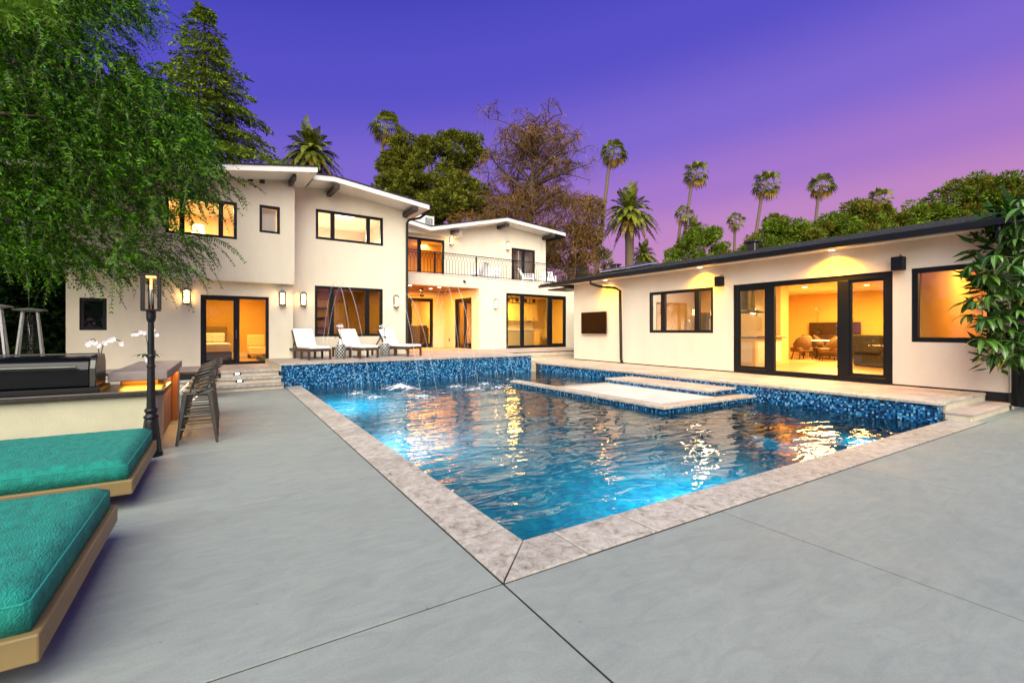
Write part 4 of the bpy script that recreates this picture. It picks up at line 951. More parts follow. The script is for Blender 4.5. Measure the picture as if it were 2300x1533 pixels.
def orchid(name, label, loc, hgt, m_pot='planter_white', pot_h=.14, pot_r=.06, flowers=6, lean=1, rz=0.0, col=True, stems=2):
    t = thing(name, label, 'orchid', loc, rz)
    MB().lathe([(pot_r * .7, 0), (pot_r, pot_h), (pot_r * .85, pot_h), (pot_r * .8, pot_h * .9)], 14).build('pot', m_pot, t, smooth=False)
    lv = MB()
    for k in range(6):
        a = k * 1.05 + .3; dx, dy = math.cos(a), math.sin(a)
        pts = [(0, 0, pot_h), (dx * .07, dy * .07, pot_h + .05), (dx * .15, dy * .15, pot_h + .045), (dx * .22, dy * .22, pot_h + .0)]
        ws = [.015, .03, .03, .004]
        for i in range(3):
            p, q = pts[i], pts[i + 1]; w0, w1 = ws[i], ws[i + 1]
            lv.add([(p[0] - dy * w0, p[1] + dx * w0, p[2]), (p[0] + dy * w0, p[1] - dx * w0, p[2]), (q[0] + dy * w1, q[1] - dx * w1, q[2]), (q[0] - dy * w1, q[1] + dx * w1, q[2])], [(0, 1, 2, 3)])
    lv.build('leaves', 'leaf_orchid', t)
    for s_ in range(stems):
        l_ = lean * (1 if s_ == 0 else -.55); yy = .02 * s_
        P_ = [(0, yy, pot_h), (.01 * l_, yy, pot_h + hgt * .55), (.05 * l_, yy, pot_h + hgt * .9), (.14 * l_, yy, pot_h + hgt), (.28 * l_, yy, pot_h + hgt * .93)]
        MB().tube(P_, .006, 5).build('stem', 'leaf_orchid', t)
        fl = MB()
        for k in range(flowers):
            f = k / max(1, flowers - 1); i = 2 if f < .5 else 3; g_ = (f * 2) % 1.0 if f < 1 else 1.0
            c = Vector(P_[i]).lerp(Vector(P_[min(i + 1, 4)]), g_) + Vector((random.uniform(-.02, .02), -.03, random.uniform(-.045, .02)))
            for q in range(5):
                a = q * 2 * math.pi / 5 + random.random(); e = Vector((math.cos(a), -.25, math.sin(a))) * .036; w_ = Vector((-math.sin(a), 0, math.cos(a))) * .017
                fl.add([c, c + e * .6 + w_, c + e, c + e * .6 - w_], [(0, 1, 2, 3)])
        fl.build('blossoms', 'petal', t)
orchid('orchid', 'orchid with a long arching stem on the dining sideboard', (22.3, 10.3, DZ + .992), 1.0, 'dark_wood', .18, .1, 5, 2)
t = thing('armchair', 'dark tufted armchair with ottoman behind the right door panel', 'armchair', (17.6, 6.3, DZ + .041), R(60))
MB().box(-.55, -.4, 0, .55, .5, .42).build('seat', 'sofa_fabric', t, bevel=.06, seg=3); MB().box(-.55, .35, .421, .55, .58, 1.0).build('backrest', 'sofa_fabric', t, bevel=.07, seg=3)
MB().box(-.5, -1.15, 0, .5, -.42, .40).build('ottoman', 'sofa_fabric', t, bevel=.06, seg=3)
t = thing('bench_table', 'low dark bench along the back wall beside the armchair', 'bench', (21.5, 6.6, DZ + .041))
MB().box(-.25, -1.6, .38, .25, 1.6, .44).build('top', 'dark_wood', t)
for sy in (-1.4, 1.4): MB().box(-.2, sy - .05, 0, .2, sy + .05, .38).build('leg', 'dark_wood', t)
t = thing('refrigerator', 'grey refrigerator seen through the kitchen window', 'refrigerator', (16.6, 11.4, DZ + .041))
MB().box(-.4, -.5, 0, .4, .5, 1.85).build('body', 'grey_hood', t, bevel=.01); MB().bar((-.43, -.05, .9), (-.43, -.05, 1.6), .025).build('handle', 'steel', t)
t = thing('sink_unit', 'kitchen sink counter with curved tap below the kitchen window', 'sink', (12.75, 9.6, DZ + .041))
MB().box(-.28, -1.3, 0, .3, 1.3, 1.02).build('base', 'cabinet', t); MB().box(-.285, -1.32, 1.021, .33, 1.32, 1.06).build('worktop', 'black_gloss', t)
MB().tube([(.05, .3, 1.06), (.05, .3, 1.36), (.05, .25, 1.45), (.05, .15, 1.46), (.05, .10, 1.38)], .016, 8).build('tap', 'steel', t, smooth=True)
for y, l in ((10.8, 'lit wall sconce seen through left of the kitchen window'), (10.2, 'lit wall sconce seen through middle of the kitchen window'), (9.4, 'lit wall sconce right in the kitchen window beside the fridge')):
    t = thing('wall_sconce', l, 'sconce', (17.0, y + .6, 2.15), R(-90), 'sconces inside the low house')
    MB().box(-.05, -.02, -.12, .05, 0, .12).build('back_plate', 'black_metal', t); MB().lathe([(.05, -.08), (.06, .12)], 10, (0, -.09, 0)).build('shade', 'shade_glow', t)
MB().box(17.02, 9.7, DZ + .04, 17.1, 12.5, 3.09).build('partition', 'interior_warm', lh)
# roof fittings
for px, py, l in ((1690, 553, 'small dark vent on the low roof before the beige tiled roof'), (1383, 573, 'small dark vent on the low roof near the large palm')):
    d_ = ray(px, py); x_ = 15.4; t_ = x_ / d_.x
    t = thing('roof_vent', l, 'vent', (x_, d_.y * t_, EZ + sl_ * (x_ - EX) - .02), 0, 'dark vents on the low roof')
    MB().box(-.12, -.16, 0, .12, .16, .30).build('stack', 'gunmetal', t, bevel=.02); MB().box(-.17, -.22, .30, .17, .22, .37).build('cap', 'gunmetal', t, bevel=.02)
t = thing('solar_panel', 'blue solar panel lying on the low roof at far left end', 'solar panel', (15.6, 15.2, EZ + sl_ * 4.0 + .12)); t.rotation_euler = (0, -math.atan(sl_), 0)
MB().box(-.8, -1.0, 0, .8, .9, .05).build('panel', 'solar', t); MB().box(-.82, -1.02, -.03, .82, .92, -.001).build('frame', 'steel', t)
for sy in (-.8, .7): MB().box(-.7, sy - .03, -.13, .7, sy + .03, -.031).build('rail', 'gunmetal', t)
# gate at the right end of the low house
t = thing('side_gate', 'dark slatted side gate at the right end of the low house', 'gate', (12.5, 1.2, 0), R(0))
for k in range(14): MB().box(-.02, -2.0 + k * .235, .05, .02, -1.78 + k * .235, 2.05).build('gate_slat', 'black_matte', t)
for y_ in (-2.05, 1.33): MB().box(-.05, y_ - .05, 0, .05, y_ + .05, 2.15).build('post', 'black_metal', t)

# ------------------------------------------------------------------ loungers, drum stools and orchids on the terrace
def lounger(x, y, rz, label):
    t = thing('sun_lounger', label, 'sun lounger', hw(x, y, TZ + .001), TH + rz, 'white sun loungers on the terrace')   # foot end along -y
    wd = .31; fy, by = -.0, 1.75
    for sx in (-1, 1):
        MB().box(sx * wd - .025, fy, .235, sx * wd + .025, by, .315).build('side_rail', 'lounger_wood', t, bevel=.004)
        for ly in (.03, .62, 1.18, 1.70): MB().box(sx * (wd - .0) - .028, ly - .028, 0, sx * wd + .028, ly + .028, .234).build('leg', 'lounger_wood', t)
    for ly in (0.0, .62, 1.7): MB().box(-wd + .026, ly, .245, wd - .026, ly + .05, .30).build('cross_rail', 'lounger_wood', t)
    for k in range(8): MB().box(-wd + .026, .09 + k * .12, .302, wd - .026, .17 + k * .12, .318).build('seat_slat', 'lounger_wood', t)
    MB().box(-.30, -.03, .320, .30, 1.05, .40).build('seat_cushion', 'white_fabric', t, bevel=.03, seg=3)
    c, s_ = math.cos(R(56)), math.sin(R(56)); L_ = .66
    MB().obox((0, 1.05 + c * L_ / 2 - .03, .36 + s_ * L_ / 2), (.30, 0, 0), (0, c * L_ / 2, s_ * L_ / 2), (0, -s_ * .042, c * .042)).build('back_cushion', 'white_fabric', t, bevel=.03, seg=3)
    MB().obox((0, 1.10 + c * L_ / 2 + .02, .33 + s_ * L_ / 2), (.305, 0, 0), (0, c * L_ / 2, s_ * L_ / 2), (0, -s_ * .012, c * .012)).build('back_frame', 'lounger_wood', t)
    for sx in (-.2, .2): MB().bar((sx, 1.38, .66), (sx, 1.68, .29), .03).build('back_prop', 'lounger_wood', t)
lounger(1.22, 1.10, R(9), 'white cushioned sun lounger at the left end of the row')
lounger(2.66, 1.02, R(13), 'white cushioned sun lounger in the middle between the drum stools')
lounger(4.30, 1.30, R(24), 'white cushioned sun lounger at right end before the porch')
for (x, y, l, lo_) in ((1.86, 1.30, 'black and white lattice drum stool between first and second lounger', 'white orchid in white pot on the left drum stool'), (3.42, 1.75, 'black and white lattice drum stool between second and third lounger', 'white orchid in white pot on the right drum stool')):
    t = thing('drum_stool', l, 'stool', hw(x, y, TZ + .001), TH, 'lattice ceramic drum stools')
    MB().lathe([(.125, 0), (.135, .02), (.155, .12), (.163, .22), (.155, .33), (.135, .42), (.125, .44)], 28).build('drum', 'lattice_glaze', t, smooth=True)
    MB().lathe([(.122, .4405), (.115, .452), (.02, .455)], 28).build('top', 'planter_white', t)
    orchid('orchid', lo_, hw(x, y, TZ + .457), .42, 'planter_white', .16, .062, 6, (-.35 if x < 2 else -.6), TH)

# ------------------------------------------------------------------ water jets, bubbler, splashes
def arc(p0, p1, zt, n_=26):
    p0, p1 = Vector(p0), Vector(p1); out = []
    a = math.sqrt(max(.01, zt - p0.z)); b_ = math.sqrt(max(.01, zt - p1.z)); tm = a / (a + b_)
    for i in range(n_):
        t = i / (n_ - 1); p = p0.lerp(p1, t); k = (t - tm)
        p.z = zt - (a + b_) ** 2 * k * k; out.append(p)
    return out
jets = (((1.45, 1.9), (2.73, 11.48), 2.85, 'left'), ((3.30, 1.9), (3.91, 10.29), 2.60, 'second'), ((5.05, 1.6), (5.42, 11.2), 3.02, 'third'), ((6.35, 1.6), (6.30, 10.8), 2.6, 'right'))
lab = ('thin double water jet arching before the sitting room window, left', 'thin water jet arching before the right edge of the sitting room window', 'tall double water jet arching before the porch opening', 'double water jet arching before the porch side door')
for (a, b_, zt, w_), l in zip(jets, lab):
    t = thing('water_jet', l, 'water jet', (0, 0, 0), 0, 'arching deck jets')
    for q in range(2):
        p0 = hw(a[0] + .10 * q, a[1], TZ + .012); p1 = Vector((b_[0] + .22 * q, b_[1] - .5 * q, wz))
        MB().tube(arc(p0, p1, zt - .08 * q), [.011 * (1 if i < 15 else max(.35, 1 - (i - 15) * .07)) for i in range(26)], 6).build('stream', 'jet_water', t, smooth=True)
    MB().lathe([(.06, .0), (.06, .011), (.04, .012)], 14, hw(a[0] + .05, a[1], TZ + .0005)).build('nozzle_plate', 'steel', t)
def splash(x, y, s, label, name='splash', mound=False, group='jet splashes on the pool'):
    b = MB(); n_ = 22 if mound else 14
    nr = 6
    for i in range(nr + 1):
        for k in range(n_):
            a = 2 * math.pi * k / n_; r_ = s * i / nr * random.uniform(.8, 1.15)
            zz = (.34 * s * max(0, 1 - (i / nr)) ** 1.3 * random.uniform(.55, 1.25)) if mound else (.10 * s * math.exp(-((i / nr - .35) * 4) ** 2) * random.uniform(.2, 1.9) + .05 * s * (1 - i / nr))
            b.v.append((r_ * math.cos(a) * (1.35 if mound else 1.2), r_ * math.sin(a) * .9, zz + .004))
    for i in range(nr):
        for k in range(n_):
            if (not mound) and random.random() < (.35 if i < 3 else .8): continue
            if mound and random.random() < (.1 if i < 3 else .6): continue
            p = i * n_ + k; q = i * n_ + (k + 1) % n_; b.f.append((p, q, q + n_, p + n_))
    for k in range(160 if mound else 60):
        a = random.uniform(0, 6.28); r_ = s * random.uniform(.1, 1.3); z_ = random.uniform(.01, .30 * s); e = random.uniform(.004, .012)
        b.add([(r_ * math.cos(a) - e, r_ * math.sin(a), z_), (r_ * math.cos(a) + e, r_ * math.sin(a), z_), (r_ * math.cos(a), r_ * math.sin(a) + e, z_ + e), (r_ * math.cos(a), r_ * math.sin(a), z_ + 2 * e)], [(0, 1, 2), (0, 1, 3), (1, 2, 3), (0, 2, 3)])
    o = b.build(name, 'foam', None, loc=(x, y, wz), recalc=False, smooth=False); tag(o, label, 'splash', group); return o
for (x, y, s, l) in ((2.73, 11.48, .22, 'small splash at far left of the pool'), (2.93, 10.65, .26, 'small splash left of the bubbler, nearer the camera'), (3.91, 10.2, .26, 'small splash just in front of the white bubbler'),
                     (5.37, 11.5, .24, 'small splash left in the group right of the bubbler'), (5.6, 10.75, .26, 'small splash nearest the camera right of the bubbler'), (6.35, 11.65, .2, 'small splash farthest right near the spa edge'), (6.3, 10.75, .26, 'small splash right of the group before the platform')):
    splash(x, y, s, l)
splash(3.95, 11.9, .42, 'white foaming bubbler mound in the far part of the pool', 'bubbler', True, None)

# ------------------------------------------------------------------ outdoor bar, grill, lamp post, stools
t = thing('outdoor_bar', 'tan stucco outdoor bar with dark counter and raised brown top', 'bar', (0, 0, 0))
MB().box(-6.5, 7.0, 0.001, -.68, 7.9, .685).build('base_wall', 'bar_stucco', t, bevel=.02, seg=2)
MB().box(-6.55, 6.93, .686, -.60, 7.95, .75).build('counter', 'bar_granite', t, bevel=.012, seg=2)
MB().box(-1.15, 7.96, 0.001, -.70, 9.55, .838).build('raised_base', 'bar_wood', t, bevel=.01)
MB().box(-.698, 9.30, .001, -.62, 9.70, .838).build('end_panel', 'bar_wood', t, bevel=.006)
MB().box(-1.17, 7.28, .8385, -.59, 9.75, .95).build('raised_top', 'bar_top', t, bevel=.008)
MB().box(-1.12, 7.85, .751, -.74, 7.94, .838).build('top_support', 'bar_wood', t)
light('under_top_light', 'AREA', (-.88, 7.6, .835), 5.0, (1.0, .50, .06), t, shape='RECTANGLE', size=.4, size_y=.45)
lo = light('end_light', 'AREA', (-.60, 8.6, .80), 9, (1.0, .45, .1), t, shape='RECTANGLE', size=.1, size_y=1.8); lo.rotation_euler = (0, R(-25), 0)
t = thing('barbecue_grill', 'long black built-in barbecue with closed hood on the outdoor bar', 'barbecue', (-2.1, 7.05, .751))
PG = lambda u, d, z: (d, u, z)
hood = [(.05, .06), (.05, .24), (.08, .32), (.16, .365), (.50, .375), (.56, .30), (.56, .06)]
MB().prism(hood, PG, -1.05, .80).build('hood', 'black_gloss', t, bevel=.012, seg=2)
MB().prism([(.035, .05), (.035, .25), (.07, .335), (.15, .385), (.51, .393), (.58, .31), (.58, .05)], PG, .801, .86).build('hood_end', 'gunmetal', t, bevel=.008)
MB().box(-1.1, .0, 0, .90, .60, .048).build('firebox', 'black_matte', t, bevel=.006)
MB().tube([(-1.0, -.005, .27), (.70, -.005, .27)], .016, 8).build('hood_handle', 'gunmetal', t)
MB().box(-1.06, .10, .394, .86, .16, .410).build('hood_lip', 'gunmetal', t); t.scale = (1, 1, 1.08)

t = thing('lamp_post', 'black fluted lamp post with lit square lantern beside the outdoor bar', 'lamp post', (-.705, 6.80, 0.001))
MB().lathe([(.118, 0), (.118, .03), (.10, .045)], 8, rot=R(22.5)).build('plinth', 'black_metal', t)
b = MB(); prof = [(.098, .045), (.088, .16), (.066, .40), (.060, .43)]; nfl = 32; base = 0
for r_, z_ in prof:
    for k in range(nfl): a = 2 * math.pi * k / nfl; rr = r_ * (1 + (.035 if k % 4 < 2 else -.035)); b.v.append((rr * math.cos(a), rr * math.sin(a), z_))
for i in range(len(prof) - 1):
    for k in range(nfl): p = i * nfl + k; q = i * nfl + (k + 1) % nfl; b.f.append((p, q, q + nfl, p + nfl))
b.build('fluted_base', 'black_metal', t)
MB().lathe([(.060, .43), (.072, .445), (.072, .465), (.052, .48), (.056, .51), (.064, .52), (.064, .54), (.046, .56)], 20).build('collar', 'black_metal', t, smooth=True)
MB().lathe([(.044, .56), (.036, 1.02), (.042, 1.03), (.042, 1.05), (.034, 1.06), (.034, 1.13), (.042, 1.14), (.042, 1.16), (.032, 1.18), (.029, 1.55), (.040, 1.57), (.046, 1.60), (.046, 1.68)], 20).build('shaft', 'black_metal', t, smooth=False)
MB().box(-.088, -.088, 1.68, .088, .088, 1.70).box(-.088, -.088, 2.085, .088, .088, 2.11).build('lantern_plates', 'black_metal', t, bevel=.003)
for sx in (-1, 1):
    for sy in (-1, 1): MB().box(sx * .077 - .012, sy * .077 - .012, 1.70, sx * .077 + .012, sy * .077 + .012, 2.085).build('lantern_bar', 'black_metal', t)
MB().box(-.045, -.045, 2.066, .045, .045, 2.084).build('lamp_head', 'post_glow', t)
MB().tube([(.0, 0, 1.70), (0, 0, 2.05)], .028, 12).build('glass_tube', 'glass', t, smooth=True)
MB().tube([(.0, 0, 1.70), (0, 0, 1.93)], .010, 8).build('lamp_rod', 'steel', t); MB().tube([(.0, 0, 1.931), (0, 0, 2.054)], .012, 8).build('filament', 'post_glow', t)

stool_proto = None
SL = ('gunmetal slat-back bar stool nearest the lamp post', 'second gunmetal bar stool from the lamp post', 'third gunmetal bar stool from the lamp post', 'farthest gunmetal bar stool from the lamp post')
for i, y in enumerate((7.40, 8.02, 8.66, 9.32)):
    if stool_proto is None:
        t = thing('bar_stool', SL[0], 'bar stool', (-.275, y, .001), 0, 'metal bar stools along the bar')
        b = MB().box(-.16, -.16, .655, .16, .16, .68); b.box(-.15, -.15, .62, .15, .15, .6545); b.build('seat', 'gunmetal', t, bevel=.02, seg=2)
        for sx in (-1, 1):
            for sy in (-1, 1):
                k = MB(); bx_, by_ = sx * .215, sy * .20; tx, ty = sx * .135, sy * .135
                k.add([(bx_ - .016, by_ - .016, 0), (bx_ + .016, by_ - .016, 0), (bx_ + .016, by_ + .016, 0), (bx_ - .016, by_ + .016, 0), (tx - .028, ty - .024, .645), (tx + .028, ty - .024, .645), (tx + .028, ty + .024, .645), (tx - .028, ty + .024, .645)],
                      [(0, 3, 2, 1), (4, 5, 6, 7), (0, 1, 5, 4), (1, 2, 6, 5), (2, 3, 7, 6), (3, 0, 4, 7)])
                k.build('leg', 'gunmetal', t, bevel=.006)
        for zz, hx in ((.20, .19), (.36, .165)):
            for s_ in (-1, 1): MB().tube([(-hx, s_ * hx, zz), (hx, s_ * hx, zz)], .009, 6).build('stretcher', 'gunmetal', t)
        for s_ in (-1, 1): MB().tube([(s_ * .185, -.185, .24), (s_ * .185, .185, .24)], .009, 6).build('stretcher', 'gunmetal', t)
        def curve(z0, w0, x0, lift):
            return [(-.02, -w0, z0 - lift), (x0 * .7, -w0 * .98, z0 - lift * .3), (x0, -w0 * .55, z0), (x0 + .03, 0, z0 + .01), (x0, w0 * .55, z0), (x0 * .7, w0 * .98, z0 - lift * .3), (-.02, w0, z0 - lift)]
        MB().tube(curve(.975, .215, .235, .10), .013, 8).build('back_rail', 'gunmetal', t, smooth=True)
        for q in range(4):
            f = q / 4.0; MB().tube(curve(.73 + f * .19, .175 + .03 * f, .175 + .05 * f, .07), .008, 6).build('back_slat', 'gunmetal', t, smooth=True)
        for s_ in (-1, 1):
            MB().tube([(.10, s_ * .14, .66), (.185, s_ * .15, .80), (.215, s_ * .14, .96)], .010, 6).build('back_post', 'gunmetal', t)
            MB().tube([(-.08, s_ * .15, .66), (-.05, s_ * .195, .78), (-.02, s_ * .212, .875)], .010, 6).build('arm_post', 'gunmetal', t)
        stool_proto = t
    else:
        t = copy_tree(stool_proto); t.location = (-.275, y, .001); t['label'] = SL[i]
orchid('orchid', 'white orchid on the outdoor bar left of the lamp post', (-1.33, 7.80, .751), .50, 'planter_white', .1, .05, 4, .8)
orchid('orchid', 'white orchid on the raised bar top right of the lamp post', (-1.02, 9.45, .951), .42, 'planter_white', .08, .05, 4, -.7)
t = thing('fire_table', 'dark low table with crossed wire base behind the bar stools', 'table', (-.55, 12.0, .001), R(4))
MB().box(-.45, -.3, .44, .5, .3, .56).build('top', 'black_matte', t, bevel=.01)
for a, b_ in (((-.4, -.28, 0), (.0, -.28, .44)), ((0, -.28, 0), (-.4, -.28, .44)), ((.0, -.28, 0), (.42, -.28, .44)), ((.42, -.28, 0), (0, -.28, .44)), ((-.4, .28, 0), (.42, .28, .44)), ((.42, .28, 0), (-.4, .28, .44))):
    MB().tube([a, b_], .014, 6).build('wire_leg', 'steel', t)

# ------------------------------------------------------------------ teal day beds
def daybed(y0, y1, label):
    t = thing('day_bed', label, 'day bed', (0, 0, 0), 0, 'teal day beds on tan plinths')
    MB().box(-3.1, y0 + .22, .001, -.98, y1 - .22, .129).build('plinth', 'bed_wood', t)
    f = MB().box(-3.3, y0, .13, -.62, y1, .245).build('platform', 'bed_wood', t, bevel=.008, seg=2)
    n_ = 26; b = MB(); x0, x1, a0, a1, zb, zt = -3.25, -.655, y0 + .035, y1 - .035, .246, .405
    P_ = {}
    nx, ny = 40, 24
    for i in range(nx + 1):
        for j in range(ny + 1):
            u, v = i / nx, j / ny; e = min(u * (x1 - x0), (1 - u) * (x1 - x0), v * (a1 - a0), (1 - v) * (a1 - a0))
            k_ = min(1, e / .05); drop = .045 * (1 - math.sqrt(max(0, 1 - (1 - k_) ** 2)))
            P_[i, j] = len(b.v); b.v.append((x0 + u * (x1 - x0), a0 + v * (a1 - a0), zt - drop + .012 * math.sin(math.pi * u) * math.sin(math.pi * v) + random.uniform(-.0015, .0015)))
    for i in range(nx):
        for j in range(ny): b.f.append((P_[i, j], P_[i + 1, j], P_[i + 1, j + 1], P_[i, j + 1]))
    ring = [(i, 0) for i in range(nx)] + [(nx, j) for j in range(ny)] + [(i, ny) for i in range(nx, 0, -1)] + [(0, j) for j in range(ny, 0, -1)]
    low = []
    for (i, j) in ring:
        x, y, z = b.v[P_[i, j]]; low.append(len(b.v)); b.v.append((x, y, zb))
    for k in range(len(ring)):
        k2 = (k + 1) % len(ring); b.f.append((P_[ring[k]], low[k], low[k2], P_[ring[k2]]))
    b.f.append(tuple(low)[::-1])
    c = b.build('cushion', 'teal_fabric', t, smooth=True)
    MB().tube([(x0 + .05, a0 + .004, zt - .045), (x1 - .02, a0 + .004, zt - .045), (x1 - .004, a0 + .02, zt - .045), (x1 - .004, a1 - .02, zt - .045), (x0 + .05, a1 - .004, zt - .045)], .006, 6).build('piping', 'teal_piping', c)
daybed(2.57, 4.20, 'teal cushioned day bed nearest the camera on a tan base')
daybed(4.83, 6.46, 'teal cushioned day bed beside the lamp post and outdoor bar')

# ------------------------------------------------------------------ patio heaters
def heater(loc, label):
    t = thing('patio_heater', label, 'patio heater', loc, R(8), 'pyramid patio heaters')
    MB().box(-.26, -.26, 0, .26, .26, .75).build('cabinet', 'steel', t, bevel=.01)
    for sx in (-1, 1):
        for sy in (-1, 1):
            MB().bar((sx * .25, sy * .25, .75), (sx * .14, sy * .14, 2.05), .04).build('corner_post', 'steel', t)
    for k in range(22):
        z_ = .80 + k * .055; w_ = .25 - .11 * (z_ - .75) / 1.3
        MB().bar((-w_, -w_, z_), (w_, -w_, z_), .008).bar((w_, -w_, z_), (w_, w_, z_), .008).bar((-w_, -w_, z_), (-w_, w_, z_), .008).build('guard_ring', 'gunmetal', t)
    MB().tube([(0, 0, .75), (0, 0, 2.0)], .055, 14).build('glass_tube', 'glass', t, smooth=True)
    MB().lathe([(.14, 2.05), (.43, 2.10), (.45, 2.12), (.05, 2.17)], 4, rot=R(45)).build('reflector', 'steel', t)
heater((-4.40, 17.5, -.098), 'tall steel pyramid patio heater next to house corner'); heater((-4.45, 15.2, -.098), 'tall steel pyramid patio heater at the left picture edge')
# ------------------------------------------------------------------ vegetation
CR, CF = np.array([RX, RY, 0.0]), np.array([LX, LY, 0.0]); UP = np.array([0, 0, 1.0])
def inpoly(x, y, poly):
    c = False; j = len(poly) - 1
    for i in range(len(poly)):
        if (poly[i][1] > y) != (poly[j][1] > y) and x < (poly[j][0] - poly[i][0]) * (y - poly[i][1]) / (poly[j][1] - poly[i][1]) + poly[i][0]: c = not c
        j = i
    return c
def limb(b, p0, p1, r0, r1, bend=.15, n_=7, sag=0.0):
    p0, p1 = Vector(p0), Vector(p1); L = (p1 - p0).length; o = Vector((random.uniform(-1, 1), random.uniform(-1, 1), random.uniform(-.3, 1))) * bend * L
    pts = []; rr = []
    for i in range(n_):
        t = i / (n_ - 1); p = p0.lerp(p1, t) + o * math.sin(math.pi * t) * .5; p.z += sag * 4 * t * (1 - t); pts.append(p); rr.append(r0 + (r1 - r0) * t)
    b.tube(pts, rr, 7, cap=False); return pts

def strands(P0, D0, Ls, step=.045, lf=(.095, .027), droop=.75, stem_w=.006):
    """hanging twigs with paired leaflets; returns leaf quads and stem quads"""
    LV = []; SV = []
    for p0, d0, L in zip(P0, D0, Ls):
        m_ = max(5, int(L / step)); t = np.linspace(0.02, 1, m_)[:, None]
        dp = droop * random.uniform(.3, 1.15); p = p0 + d0 * L * t * (1 - .35 * dp * t) - UP * L * (.10 * t + dp * t * t)
        tg = nrm(np.gradient(p, axis=0)); sd = nrm(np.cross(tg, UP + .01) + rng.normal(size=3) * .35)
        k = lf[0] * (1 - .45 * t[:, 0] ** 3) * rng.uniform(.75, 1.2, m_)
        for s_ in (-1, 1):
            dr = tg * .62 + sd * s_ * .78 - UP * .18 + rng.normal(size=(m_, 3)) * .16
            LV.append(leaves(p, dr, k, lf[1] * rng.uniform(.8, 1.25, m_), side=np.cross(tg, sd) + rng.normal(size=(m_, 3)) * .45))
        q = p[::3]
        if len(q) > 1:
            a, c = q[:-1], q[1:]; w_ = sd[::3][:-1] * stem_w; SV.append(np.stack([a - w_, a + w_, c + w_ * .7, c - w_ * .7], axis=1))
    return np.concatenate(LV), np.concatenate(SV)

# --- weeping pepper tree that fills the upper left
root = Vector((-6.3, 10.8, -.098))
pt = thing('pepper_tree', 'large weeping tree with fine green leaflets hanging over the left side', 'tree', root)
poly = [(-160, -90), (285, -90), (320, 20), (300, 90), (330, 150), (400, 220), (440, 290), (465, 350), (480, 400), (420, 450), (365, 500), (350, 545), (320, 590), (250, 600), (120, 590), (-160, 600)]
P0, D0, Ls = [], [], []
rl_ = np.array(root)
while len(P0) < 5600:
    x, y = random.uniform(-160, 500), random.uniform(-90, 640)
    if not inpoly(x, y, poly): continue
    if 190 < x < 330 and 40 < y < 165 and random.random() < .72: continue
    if y > 400 and 150 < x < 470 and random.random() < .45: continue
    dep = random.uniform(8.2, 12.4)
    P0.append(np.array(atd(x, y, dep)) - rl_)
    h_ = nrm(CR * random.uniform(.05, 1.0) + CF * random.uniform(-.6, .5) + UP * random.uniform(-.25, .35)); D0.append(h_); Ls.append(random.uniform(.35, .95))
for x, y, L in ((345, 40, 1.1), (330, 20, 1.0), (360, 70, .6), (500, 400, 1.0), (470, 385, .9), (520, 430, .55), (300, 600, 1.5), (345, 560, 1.6), (285, 580, 1.4), (255, 600, 1.25), (360, 590, 1.25), (395, 560, 1.2), (330, 610, 1.25), (180, 590, 1.0), (220, 595, .9), (415, 430, 1.0), (440, 420, 1.0), (460, 440, .9), (375, 600, 1.3), (270, 560, 1.7)):
    for q in range(2):
        P0.append(np.array(atd(x + random.uniform(-8, 8), y + random.uniform(-10, 10), random.uniform(9.5, 11.5))) - rl_); D0.append(nrm(CR * random.uniform(.1, .9) + CF * random.uniform(-.3, .3) + UP * .1)); Ls.append(L * random.uniform(.85, 1.1))
for k in range(110):
    x = random.uniform(140, 440); y = random.uniform(540, 630) - max(0, x - 330) * .35
    P0.append(np.array(atd(x, y, random.uniform(9.2, 11.8))) - rl_); D0.append(nrm(CR * random.uniform(-.2, .7) + CF * random.uniform(-.3, .3) + UP * .1)); Ls.append(random.uniform(.5, 1.2))
LV, SV = strands(P0, D0, Ls)
cr_ = quads('crown', LV, 'leaf_pepper', pt)
IC = []
for k in range(420):
    x, y = random.uniform(-160, 330), random.uniform(-90, 560)
    if x > 150 and y > 330: continue
    if inpoly(x + 60, y, poly) and not (150 < x < 340 and 20 < y < 180): IC.append(np.array(atd(x, y, random.uniform(10.5, 13.0))) - rl_)
def clumps(centers, radii, per, ls, lw, flat=.6, jit=.35):
    V = []
    for c, r_ in zip(centers, radii):
        d = nrm(rng.normal(size=(per, 3))); rad = r_ * rng.uniform(.25, 1.0, (per, 1)) ** .5
        p = np.asarray(c) + d * rad * np.array([1, 1, flat]); dr = d * np.array([1, 1, .5]) + rng.normal(size=(per, 3)) * jit + UP * .15
        V.append(leaves(p, dr, ls * rng.uniform(.6, 1.3, per), lw * rng.uniform(.7, 1.3, per)))
    return np.concatenate(V)
quads('inner_crown', clumps(IC, [.55] * len(IC), 90, .16, .05, 1.0), 'leaf_pepper', pt); quads('twigs', SV, 'bark', pt)
tb = MB(); tp = limb(tb, (0, 0, 0), (.5, -.2, 3.2), .34, .24, .1)
forks = []
for px, py, dep in ((60, 60, 11.8), (230, 120, 11.6), (330, 280, 11.6), (420, 360, 11.2), (150, 350, 11.6), (300, 440, 11.2), (60, 480, 11.5), (-80, 200, 11.5), (-60, 420, 11.8)):
    e_ = atd(px, py, dep) - root; f = limb(tb, tp[-1], e_, .055, .012, .18, 9, sag=.6); forks.append(f)
for k in range(90):
    f = random.choice(forks); a = f[random.randint(3, len(f) - 1)]; q = np.array(P0[random.randrange(5000)])
    if (Vector(q) - a).length < 2.6: limb(tb, a, Vector(q), .022, .006, .12, 6)
tb.build('trunk', 'bark', pt, smooth=True)

